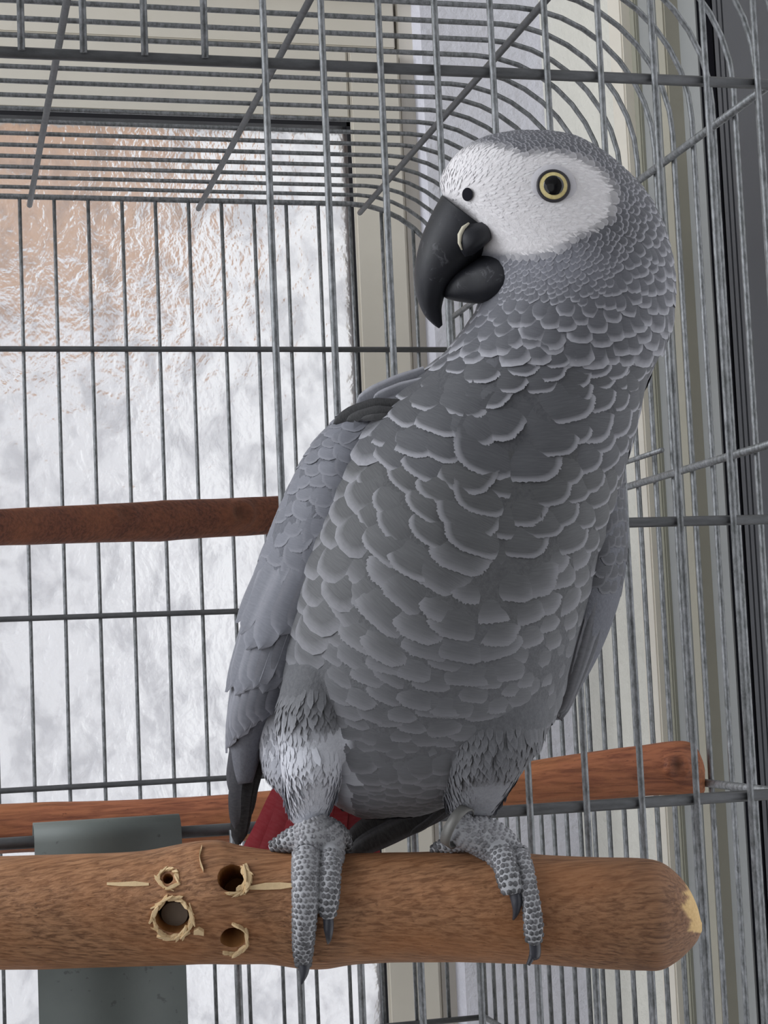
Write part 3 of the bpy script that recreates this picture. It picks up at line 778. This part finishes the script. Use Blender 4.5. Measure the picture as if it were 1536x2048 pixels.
# head: scattered, each keeping its distance from the others, small near the beak and larger toward the nape
cell = {}
def ok(P, r):
    k = tuple(np.floor(P / 0.004).astype(int)); R_ = int(r / 0.004) + 1
    for a in range(-R_, R_ + 1):
        for b in range(-R_, R_ + 1):
            for c in range(-R_, R_ + 1):
                for q, qr in cell.get((k[0] + a, k[1] + b, k[2] + c), ()):
                    if np.linalg.norm(q - P) < 0.5 * (r + qr): return False
    cell.setdefault(k, []).append((P, r)); return True
cand = 16000
ts = np.random.uniform(0.15, 8.75, cand); ths = np.random.uniform(0, 2 * math.pi, cand)
PP = BODY.pos(ts, ths); UU, VV = project(PP)
for t, a, P, u, v in zip(ts, ths, PP, UU, VV):
    if (u - 1107) ** 2 + (v - 373) ** 2 < 42 ** 2 and math.sin(a) < 0: continue
    if u < 1000 and 395 < v < 600 and u < np.interp(v, [395, 430, 470, 490, 600], [885, 905, 960, 1000, 1005]): continue
    if (u - 937) ** 2 + (v - 389) ** 2 < 15 ** 2: continue
    g, rim, sz = plumage(u, v)
    if not ok(P, sz * (0.36 if sz < 14 else 0.44) * PXU): continue
    P, n, dt = BODY.frame(float(t), float(a))
    if face_mask(u, v) > 0.5: place(P, n, flow_at(u, v), 17, g, 0.25, tufts, 1.0, 0.06, 0.3); continue
    place(P, n, flow_at(u, v), sz * 1.12, g, rim, small if (sz < 44 or cam_facing(P, n) < 0) else big, 1.05, 0.10, 0.12)
# thighs and flank: soft pale feathering
for L_, col_, s0, rng in ((thighL, THIGH, 46, (0.4, 5.0)), (thighR, alb(132, 133, 139), 44, (0.6, 4.1)), (flank, alb(150, 152, 160), 40, (0.3, 4.0))):  # left thigh paler, right darker: side light put into their tones
    tt = rng[0]; row = 0
    while tt < rng[1]:
        n_ = 36
        for k in range(n_):
            a = 2 * math.pi * (k + 0.5 * (row % 2) + random.uniform(-.2, .2)) / n_
            P, n, dt = L_.frame(tt + random.uniform(-0.1, 0.1), a); u, v = project(P)
            kk = float(sstep(1380, 1480, v) if u < 750 else sstep(1480, 1620, v)); g, _, _ = plumage(u, v)
            place(P, n, ED + 0.1 * ER, s0 * (1 - 0.5 * float(sstep(1500, 1630, v))), g * (1 - kk) + col_ * kk, 0.12, tufts, 1.0, 0.12, 0.12)
        tt += 0.13; row += 1

big.sort(key=lambda q: -q[1])
for q in big[235:]: small.append(q)
big = big[:235]
for i, (M, s, c, rim, P, n) in enumerate(big):
    o = bpy.data.objects.new('feather', (FQ if project(P)[1] > 1040 + 60 * random.random() else FM)[i % 3]); COL.objects.link(o); o.parent = body; o.matrix_basis = M
    o.color = (c[0], c[1], c[2], rim)
def feather_mass(name, items, parent, label=None, tpl=None):
    V0, R0, B0, F0 = tpl or FS; nv = len(V0); Vh = np.c_[V0, np.ones(nv)]
    AV, AR, AB, AC, AF = [], [], [], [], []
    for i, (M, s, c, rim, P, n) in enumerate(items):
        AV.append((Vh @ np.array(M).T)[:, :3]); AR.append(R0); AB.append(B0 + np.array([i * 1.7, 0, 0])); AC.append(np.tile([c[0], c[1], c[2], rim], (nv, 1)))
        AF += [tuple(k + i * nv for k in f) for f in F0]
    me = mesh_from(name, np.concatenate(AV), AF); set_attr(me, 'rim', 'FLOAT', np.concatenate(AR)); set_attr(me, 'fcol', 'FLOAT_COLOR', np.concatenate(AC))
    at = me.attributes.new('barb', 'FLOAT_VECTOR', 'POINT'); at.data.foreach_set('vector', np.concatenate(AB).astype(np.float32).ravel())
    return obj(name, me, M_FEATHERS, parent, label, 'stuff')
feather_mass('small_feathers', small, body, 'fine scale-like feathers of crown, nape and cheek')
feather_mass('downy_feathers', tufts, body, 'downy pale feathers of face and thighs', FT)

# ---- wings
def vane(name, ctr, nrm, width, col, rim, parent, tip=0.3, seg=14, cup=0.12, base=0.6, label=None):
    """a long feather along a centre line given in metres"""
    ctr = np.asarray(ctr, float); nrm = np.asarray(nrm, float)
    tt = np.linspace(0, 1, seg); k = np.linspace(0, 1, len(ctr))
    C = np.stack([np.interp(tt, k, ctr[:, i]) for i in range(3)], 1); Nn = np.stack([np.interp(tt, k, nrm[:, i]) for i in range(3)], 1)
    T = np.gradient(C, axis=0); T /= np.linalg.norm(T, axis=1)[:, None]
    cols = (-1, -0.84, -0.45, 0, 0.45, 0.84, 1); V, R, B, Fc = [], [], [], []
    for i, v in enumerate(tt):
        n = Nn[i] - T[i] * (Nn[i] @ T[i]); n /= np.linalg.norm(n); s = np.cross(T[i], n)
        w = width / 2 * (base + (1 - base) * min(1, v / 0.35))
        if v > 1 - tip: w *= math.sqrt(max(0.0, 1 - ((v - 1 + tip) / tip) ** 2)) * 0.97 + 0.03
        for c in cols:
            V.append(C[i] + s * w * c + n * (cup * width * (0.25 * (1 - abs(c)) - c * c * 0.35)))
            R.append(1.0 if abs(c) > 0.8 or i >= seg - 1 else 0.0); B.append((c * 0.5, v, 0))
    k = len(cols)
    for i in range(seg - 1):
        for j in range(k - 1): Fc.append((i * k + j, i * k + j + 1, (i + 1) * k + j + 1, (i + 1) * k + j))
    me = mesh_from(name, V, Fc); set_attr(me, 'rim', 'FLOAT', R)
    at = me.attributes.new('barb', 'FLOAT_VECTOR', 'POINT'); at.data.foreach_set('vector', np.asarray(B, np.float32).ravel())
    o = obj(name, me, M_FEATHER, parent, label); o.color = (col[0], col[1], col[2], rim); return o
WING = alb(102, 104, 113)
wl = Loft([(745, 800, 800, 806, 0.25, 0.2), (690, 822, 786, 838, 0.22, 0.5), (628, 882, 782, 905, 0.2, 0.78), (585, 955, 775, 1000, 0.2, 0.92), (545, 1045, 748, 1095, 0.25, 0.98), (510, 1140, 712, 1185, 0.3, 0.98),
           (482, 1250, 655, 1268, 0.36, 0.92), (464, 1350, 606, 1352, 0.42, 0.82), (457, 1430, 562, 1420, 0.48, 0.66), (458, 1500, 530, 1490, 0.55, 0.42), (466, 1570, 505, 1565, 0.6, 0.2)], ZP)
wr = Loft([(1170, 915, 1246, 925, 0.5, 0.3), (1150, 960, 1250, 975, 0.5, 0.7), (1130, 1030, 1256, 1045, 0.5, 0.9), (1115, 1110, 1254, 1120, 0.5, 0.95), (1105, 1200, 1238, 1205, 0.55, 0.9), (1095, 1290, 1206, 1292, 0.6, 0.8), (1090, 1360, 1170, 1362, 0.62, 0.6), (1090, 1410, 1138, 1412, 0.65, 0.35), (1096, 1440, 1120, 1440, 0.65, 0.12)], ZP)
def wing(L_, label, poly_hi, side):
    V, Fc = L_.arrays(60, 36); me = mesh_from('wing', V, Fc); fix_normals(me)
    set_attr(me, 'fcol', 'FLOAT_COLOR', np.tile(list(WING * 0.8) + [1], (len(me.vertices), 1)))
    return obj('wing', me, M_BODY, parrot, label)
wingL = wing(wl, 'grey folded wing at the left', None, -1); wingR = wing(wr, 'grey folded wing at the right edge of the body, toned darker for shade', None, 1)
def coverts(L_, wingo, t0, t1, s0, s1, col, rows_step, th_rng, flow, aspect=1.2):
    t = t0; row = 0; n_ = 0
    while t < t1:
        sz = s0 + (s1 - s0) * (t - t0) / (t1 - t0)
        th = np.linspace(th_rng[0], th_rng[1], 200); p = L_.pos(t + 0 * th, th); cl = np.concatenate([[0], np.cumsum(np.linalg.norm(np.diff(p, axis=0), axis=1))])
        k_ = max(2, int(cl[-1] / PXU / (sz * 0.62)))
        for k in range(k_ + 1):
            a = float(np.interp((k + 0.5 * (row % 2) + random.uniform(-.15, .15)) / k_ * cl[-1], cl, th))
            tmp = []
            P, n, dt = L_.frame(min(t + random.uniform(-.06, .06), L_.n - 1.01), a)
            place(P, n, flow, sz, col, 0.16, tmp, aspect, 0.14, 0.1)
            if tmp:
                M, s, c, rim, _, _ = tmp[0]
                o = bpy.data.objects.new('covert_feather', FM[n_ % 3]); COL.objects.link(o); o.parent = wingo; o.matrix_basis = M; o.color = (c[0], c[1], c[2], rim); n_ += 1
        p0 = L_.pos(np.array(t), np.array(-1.6)); tt = t
        while np.linalg.norm(L_.pos(np.array(tt), np.array(-1.6)) - p0) < sz * rows_step * PXU and tt < L_.n - 1: tt += 0.01
        t = tt; row += 1
def long_on(L_, wingo, a0, a1, t0, t1, width, col, rim, lift0=0.02, lift1=0.05, name='flight_feather', tip=0.22):
    ts = np.linspace(t0, t1, 12); C, N_ = [], []
    for i, t in enumerate(ts):
        P, n, dt = L_.frame(float(t), a0 + (a1 - a0) * i / 11); C.append(P + n * U * (lift0 + (lift1 - lift0) * i / 11)); N_.append(n)
    return vane(name, C, N_, width * PXU, col, rim, wingo, tip=tip, cup=0.14)
# left wing: flight feathers first (they lie lowest), coverts above
DARKF = alb(40, 41, 46)
for k in range(10):
    a = -3.1 + 0.22 * k
    long_on(wl, wingL, a, a + 0.02, 5.4 + 0.05 * k, 9.0 - 0.15 * max(0, k - 2) + random.uniform(-.1, .1), 50, WING * random.uniform(0.84, 1.0), 0.22, -0.06, 0.045 + 0.008 * k)
for k in range(9):
    a = -2.75 + 0.24 * k
    long_on(wl, wingL, a, a, 4.9 + random.uniform(-.2, .2), 7.6 - 0.13 * abs(k - 3) + random.uniform(-.25, .25), 60, WING * random.uniform(0.9, 1.04), 0.2, -0.06, 0.10, 'secondary_covert')
for k in range(8):
    a = -2.75 + 0.28 * k
    long_on(wl, wingL, a, a, 4.3 + random.uniform(-.15, .15), 6.4 - 0.10 * abs(k - 3) + random.uniform(-.25, .25), 66, WING * random.uniform(0.94, 1.05), 0.18, -0.08, 0.13, 'secondary_covert', 0.3)
coverts(wl, wingL, 0.9, 4.9, 52, 86, WING, 0.42, (-3.7, -0.3), ED * 0.95 - ER * 0.3)
for k in range(6):
    a = -2.6 + 0.36 * k
    long_on(wr, wingR, a, a, 2.5, 7.8 - 0.15 * (5 - k), 44, alb(56, 57, 63) * random.uniform(0.85, 1.05), 0.2, -0.05, 0.05)
coverts(wr, wingR, 0.4, 3.6, 46, 60, alb(62, 63, 69), 0.5, (-2.6, 0.4), ED)  # right wing's shade is put into its darker greys
def pix_vane(name, pts, width_px, col, rim, parent, nflip=None, tip=0.3, label=None, z=ZP):
    """pts: (pixel x, pixel y, depth offset)"""
    C = np.array([W(atD(u, v, z + dz)) for u, v, dz in pts]); n = -RW[2] if nflip is None else nflip
    return vane(name, C, np.tile(n, (len(C), 1)), width_px * PXU, col, rim, parent, tip=tip, label=label)
BLK = np.array([0.006, 0.006, 0.008])
# dark primaries below the left wing
for pts, w_, c in [([(540, 1400, 0.55), (502, 1500, 0.65), (482, 1600, 0.75), (474, 1695, 0.85)], 38, BLK), ([(548, 1420, 0.6), (514, 1500, 0.7), (492, 1600, 0.8), (480, 1690, 0.9)], 32, BLK),
                   ([(500, 1420, 0.3), (480, 1500, 0.36), (469, 1590, 0.45), (470, 1660, 0.6)], 26, alb(60, 61, 67)), ([(480, 1420, 0.3), (469, 1500, 0.36), (463, 1545, 0.42), (465, 1590, 0.5)], 22, alb(84, 85, 92)),
                   ([(556, 1430, 0.65), (522, 1510, 0.72), (503, 1580, 0.8), (494, 1640, 0.9)], 26, BLK)]:
    pix_vane('primary_feather', pts, w_, c, 0.03, wingL, tip=0.25)
# black vanes standing in for the shade in the opening between mantle and wing
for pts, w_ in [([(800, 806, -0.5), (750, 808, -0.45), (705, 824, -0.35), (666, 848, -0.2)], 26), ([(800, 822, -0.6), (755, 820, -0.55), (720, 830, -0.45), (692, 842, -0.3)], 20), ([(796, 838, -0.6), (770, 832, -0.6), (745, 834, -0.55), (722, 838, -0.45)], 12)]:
    pix_vane('scapular_and_gap_vane', pts, w_, BLK, 0.02, wingL)
for pts, w_ in [([(850, 742, -0.2), (800, 764, -0.1), (755, 784, 0.0), (712, 806, 0.2)], 34), ([(845, 762, -0.35), (805, 776, -0.25), (775, 788, -0.2), (745, 800, -0.1)], 26)]:
    pix_vane('scapular_and_gap_vane', pts, w_, alb(84, 85, 92), 0.5, wingL)
# primaries of the other wing showing dark below the belly
for pts, w_ in [([(960, 1560, 0.9), (880, 1620, 0.95), (790, 1664, 1.0), (690, 1712, 1.0)], 44), ([(920, 1570, 0.95), (850, 1625, 1.0), (770, 1668, 1.05), (700, 1700, 1.05)], 44), ([(930, 1590, 0.85), (880, 1625, 0.9), (850, 1650, 0.9), (820, 1668, 0.9)], 16), ([(860, 1590, 1.0), (800, 1630, 1.05), (740, 1655, 1.1), (690, 1690, 1.1)], 50)]:
    pix_vane('primary_feather', pts, w_, BLK, 0.1, wingR)
# ---- tail: red feathers hanging behind the perch
tail = group_part('tail', parrot)
for k, (bx, tx, dz) in enumerate([(610, 478, 1.35), (620, 520, 1.30), (640, 565, 1.25), (655, 612, 1.22), (675, 655, 1.25), (690, 700, 1.3), (640, 500, 1.40), (660, 590, 1.38), (690, 745, 1.4)]):
    pts = [(bx, 1470, 0.75), (bx * 0.8 + tx * 0.2, 1560, dz - 0.25), (bx * 0.45 + tx * 0.55, 1660, dz), (tx, 1770, dz + 0.15), (tx - 4, 1850, dz + 0.25)]
    pix_vane('tail_feather', pts, 62, alb(150, 26, 42) * random.uniform(0.75, 1.1), 0.0, tail, tip=0.25)

# ---- beak
ub = Loft([(884, 390, 996, 476, 0.0, 0.62), (863, 428, 985, 498, -0.02, 0.60), (841, 480, 955, 524, -0.03, 0.52), (829, 540, 918, 552, -0.03, 0.43), (832, 588, 894, 582, -0.03, 0.32), (846, 626, 884, 612, -0.02, 0.2), (864, 647, 884, 634, -0.01, 0.1), (878, 657, 885, 650, 0, 0.03)], ZP - 0.12, 0.92)
V, Fc = ub.arrays(70, 40); me = mesh_from('upper_beak', V, Fc); fix_normals(me); obj('upper_beak', me, M_BEAK, parrot, 'black hooked upper beak')
lb = Loft([(1024, 490, 1020, 590, 0.0, 0.66), (1004, 490, 1002, 602, 0.0, 0.66), (975, 502, 975, 607, -0.01, 0.6), (945, 520, 945, 607, -0.01, 0.5), (915, 540, 915, 603, -0.01, 0.4), (895, 560, 895, 598, 0, 0.28), (884, 576, 886, 592, 0, 0.1)], ZP - 0.12, 0.78)
V, Fc = lb.arrays(50, 36); me = mesh_from('lower_beak', V, Fc); fix_normals(me); obj('lower_beak', me, M_BEAK, parrot, 'black lower beak')
lobe = Loft([(925, 450, 965, 444, -0.62, 0.05), (919, 462, 978, 456, -0.66, 0.14), (917, 480, 982, 476, -0.66, 0.2), (921, 500, 968, 492, -0.62, 0.2), (930, 514, 950, 508, -0.56, 0.1)], ZP - 0.1)
V, Fc = lobe.arrays(24, 24); me = mesh_from('beak_lobe', V, Fc); fix_normals(me); obj('beak_lobe', me, M_BEAK, parrot)
Vt, Ft = tube_arrays([W(atD(u, v, ZP + dz)) for u, v, dz in [(938, 446, -0.82), (927, 456, -0.84), (920, 470, -0.86), (919, 486, -0.87), (924, 500, -0.85)]], np.array([2, 4.5, 5, 3.5, 1.5]) * PXU, 8)
obj('beak_edge', mesh_from('beak_edge', Vt, Ft), M_TISSUE, parrot, 'pale rim along the base of the beak')

# ---- eye, nostril
def find_on(u, v):
    t, a = np.meshgrid(np.linspace(0.5, 8, 400), np.linspace(-math.pi, 0, 240), indexing='ij')
    x, y, _ = BODY.px(t, a); i = np.argmin((x - u) ** 2 + (y - v) ** 2)
    return BODY.frame(float(t.ravel()[i]), float(a.ravel()[i]))
def dome(name, P, n, r, h, mat, parent, r0=0.0, label=None, seg=40, rings=8):
    """spherical cap of radius r, height h, from inner radius r0"""
    q = Vector(n).to_track_quat('Z', 'Y').to_matrix(); V, Fc = [], []
    for i in range(rings + 1):
        rr = r0 + (r - r0) * i / rings
        z = h * math.sqrt(max(0, 1 - (rr / r) ** 2 * 0.98))
        for j in range(seg):
            a = 2 * math.pi * j / seg; V.append(Vector(P) + q @ Vector((rr * math.cos(a), rr * math.sin(a), z)))
    for i in range(rings):
        for j in range(seg):
            a, b = i * seg + j, i * seg + (j + 1) % seg; Fc.append((a, a + seg, b + seg, b))
    me = mesh_from(name, V, Fc); return obj(name, me, mat, parent, label)
def torus(name, P, n, R_, r_, mat, parent, label=None, sx=1.0):
    q = Vector(n).to_track_quat('Z', 'Y').to_matrix()
    pts = [np.array(Vector(P) + q @ Vector((R_ * math.cos(a) * sx, R_ * math.sin(a), 0))) for a in np.linspace(0, 2 * math.pi, 49)]
    V, Fc = tube_arrays(pts, r_, 10, False); return obj(name, mesh_from(name, V, Fc), mat, parent, label)
P, n, _ = find_on(1107, 373); n = n * 0.5 - RW[2] * 0.5; n /= np.linalg.norm(n); k = PXU
eye = dome('eye', P - n * 6 * k, n, 46 * k, 12 * k, M_ORBIT, parrot, 0, 'pale yellow eye with a round black pupil')
torus('eyelid', P + n * 4.5 * k, n, 30.0 * k, 3.2 * k, M_LID, eye)
dome('iris', P + n * 4.0 * k, n, 29 * k, 5 * k, M_IRIS, eye, 12 * k)
dome('pupil', P + n * 7.8 * k, n, 19.5 * k, 5 * k, M_PUPIL, eye)
P, n, _ = find_on(937, 389)
dome('nostril', P + n * 3.4 * k, n, 13 * k, 1.2 * k, M_NOSTRIL, parrot)  # dark cap standing in for the shade inside the nostril

# ---- feet
def foot(name, label, toes, pads, claws, seed):
    """toes: list of [(u, v, radius px, extra height)], on or above the perch"""
    rnd = random.Random(seed)
    V, Fc, SV, SF, SC = [], [], [], [], []
    paths = []
    for toe in toes:
        pts, rad = [], []
        A = np.array(toe, float); tt = np.linspace(0, len(A) - 1, 7 * (len(A) - 1) + 1); Q = catmull(A, tt)
        for u, v, r, hgt in Q:
            ru = r * ZP / F
            if v > 1722: Pn = on_log(u, v); Pp = Pn[0] + Pn[1] * (ru * 0.75 + hgt)
            else:
                # top of the perch: follow it round, then rise to the leg
                Pn = on_log(u, max(v, 1712)); f = np.clip((1722 - v) / 40, 0, 1); z = (RW @ (Pn[0] + Pn[1] * (ru * 0.75) - CP))[2]
                Pp = atD(u, v, z - f * 0.02 + hgt * 0.8)
            pts.append(Pp); rad.append(ru)
        paths.append((np.array(pts), np.array(rad)))
        v_, f_ = tube_arrays(np.array([W(p) for p in pts]), np.array(rad) * U, 16); b = len(V); V += list(v_); Fc += [tuple(i + b for i in f) for f in f_]
    me = mesh_from(name, V, Fc); fix_normals(me)
    o = obj(name, me, M_SKIN, parrot, label)
    rm = o.modifiers.new('merge', 'REMESH'); rm.mode = 'VOXEL'; rm.voxel_size = 0.00055; rm.use_smooth_shade = True
    sm = o.modifiers.new('soften', 'SMOOTH'); sm.iterations = 6; sm.factor = 0.5
    bpy.context.view_layer.update()
    nm = bpy.data.meshes.new_from_object(o.evaluated_get(bpy.context.evaluated_depsgraph_get())); o.modifiers.clear(); o.data = nm
    if not nm.materials: nm.materials.append(M_SKIN)
    # scales: little six-sided plates on the upper side of each toe
    for (pts, rad), toe in zip(paths, toes):
        seg = np.linalg.norm(np.diff(pts, axis=0), axis=1); cl = np.concatenate([[0], np.cumsum(seg)]); s = 0.03; row = 0
        while s < cl[-1] - 0.02:
            f = s / cl[-1]; p = np.array([np.interp(s, cl, pts[:, i]) for i in range(3)]); r = float(np.interp(s, cl, rad))
            p2 = np.array([np.interp(min(s + 0.02, cl[-1]), cl, pts[:, i]) for i in range(3)]); p1 = np.array([np.interp(max(s - 0.02, 0), cl, pts[:, i]) for i in range(3)])
            T = p2 - p1; T /= np.linalg.norm(T); vw = CP - p; up = vw - T * (vw @ T); up /= np.linalg.norm(up); sd = np.cross(T, up)
            size = 0.072 + 0.03 * max(0, f - 0.5); nn = max(3, int(math.pi * r / (size * 1.02)))
            for j in range(-nn // 2, nn // 2 + 2):
                a = (j + 0.5 * (row % 2)) * size * 1.02 / r + rnd.gauss(0, 0.05)
                if abs(a) > 1.75: continue
                nv_ = up * math.cos(a) + sd * math.sin(a); tg = -up * math.sin(a) + sd * math.cos(a)
                c = p + nv_ * r * 0.985 + T * rnd.gauss(0, 0.006); rr = size * 0.54 * rnd.uniform(0.88, 1.08); b = len(SV)
                for q in range(6):
                    an = q * math.pi / 3 + rnd.uniform(-.15, .15); SV.append(W(c + (T * math.cos(an) * rr * 1.05 + tg * math.sin(an) * rr) - nv_ * 0.01))
                for q in range(6):
                    an = q * math.pi / 3; SV.append(W(c + (T * math.cos(an) * rr * 0.6 + tg * math.sin(an) * rr * 0.6) + nv_ * 0.016))
                for q in range(6): SF.append((b + q, b + (q + 1) % 6, b + 6 + (q + 1) % 6, b + 6 + q))
                SF.append(tuple(b + 6 + q for q in range(6)))
                g = alb(*(np.interp(f, [0, 0.45, 1], [140, 118, 76]) * np.array([1, 1.0, 1.03]))) * rnd.uniform(0.75, 1.2); SC += [list(g) + [1]] * 12
            s += size * 0.9; row += 1
    sme = mesh_from('scales', SV, SF); set_attr(sme, 'fcol', 'FLOAT_COLOR', SC); fix_normals(sme)
    obj('scales', sme, M_SCALE, o, None, 'stuff')
    for c in claws:
        A = np.array(c, float); Q = catmull(A, np.linspace(0, len(A) - 1, 16)); pts = []
        for u, v, r, hgt in Q:
            if v < 1900: Pn = on_log(u, v); Pp = Pn[0] + Pn[1] * (r * ZP / F * 0.7 + hgt)
            else: Pp = atD(u, v, ZP - 0.78 + hgt * 0.5)
            pts.append(W(Pp))
        v_, f_ = tube_arrays(pts, Q[:, 2] * PXU, 12); obj('claw', mesh_from('claw', v_, f_), M_CLAW, o)
    return o
foot('foot', 'scaly grey left-hand foot with long dark claws',
     [[(618, 1640, 32, 0.1), (626, 1670, 36, 0.05), (618, 1705, 30, 0.04), (613, 1745, 27, 0.05), (612, 1800, 25, 0.05), (609, 1850, 22, 0.05), (607, 1885, 19, 0.05), (607, 1910, 15, 0.05)],
      [(645, 1662, 34, 0.1), (662, 1695, 28, 0.04), (662, 1740, 21, 0.05), (659, 1785, 20, 0.05), (657, 1812, 18, 0.05), (657, 1830, 13, 0.05)],
      [(628, 1670, 34, 0.2), (592, 1678, 26, 0.25), (562, 1688, 17, 0.3), (540, 1696, 9, 0.35)],
      [(640, 1664, 36, 0.2), (668, 1672, 29, 0.3), (688, 1684, 18, 0.4), (692, 1700, 11, 0.45)]], None,
     [[(607, 1900, 13, 0.06), (608, 1925, 13, 0.05), (608, 1945, 9, 0.03), (603, 1968, 2, 0.12)], [(657, 1820, 11, 0.06), (658, 1845, 10, 0.12), (658, 1865, 6, 0.1), (656, 1882, 2, 0.04)]], 5)
foot('foot', 'scaly grey right-hand foot with long dark claws',
     [[(914, 1640, 28, 0.1), (928, 1662, 32, 0.05), (964, 1682, 31, 0.05), (992, 1710, 26, 0.05), (1008, 1742, 23, 0.06), (1018, 1772, 22, 0.07), (1022, 1788, 17, 0.07)],
      [(945, 1660, 30, 0.12), (988, 1668, 26, 0.1), (1022, 1694, 20, 0.06), (1044, 1735, 17, 0.05), (1056, 1780, 17, 0.05), (1064, 1825, 18, 0.05), (1066, 1855, 18, 0.05), (1066, 1872, 12, 0.05)],
      [(935, 1672, 28, 0.2), (905, 1688, 17, 0.25), (880, 1694, 12, 0.3), (862, 1703, 7, 0.35)],
      [(930, 1660, 28, 0.3), (950, 1668, 24, 0.4), (975, 1690, 15, 0.5)]], None,
     [[(1025, 1778, 12, 0.09), (1031, 1800, 11, 0.12), (1031, 1818, 7, 0.1), (1026, 1836, 2, 0.04)], [(1067, 1864, 12, 0.06), (1069, 1888, 11, 0.1), (1065, 1910, 7, 0.1), (1056, 1930, 4, 0.06)]], 6)
# leg ring on the right-hand leg
rp = atD(916, 1654, ZP - 0.5); rn = RW[0] * 0.80 + RW[1] * 0.42 - RW[2] * 0.42; rn = rn / np.linalg.norm(rn)
pr = []
q = Vector(rn).to_track_quat('Z', 'Y').to_matrix()
V, Fc = [], []
for (r, z) in ((40, -12), (44, -12), (44, 9), (40, 9)):
    for j in range(40):
        a = 2 * math.pi * j / 40; V.append(Vector(W(rp)) + q @ Vector((r * math.cos(a) * PXU, r * math.sin(a) * PXU, z * PXU)))
for i in range(4):
    for j in range(40):
        a, b = i * 40 + j, i * 40 + (j + 1) % 40; c, d = ((i + 1) % 4) * 40 + j, ((i + 1) % 4) * 40 + (j + 1) % 40
        Fc.append((a, b, d, c))
me = mesh_from('leg_ring', V, Fc); fix_normals(me)
obj('leg_ring', me, M_RING, parrot, 'dull metal identification ring on the right-hand leg')
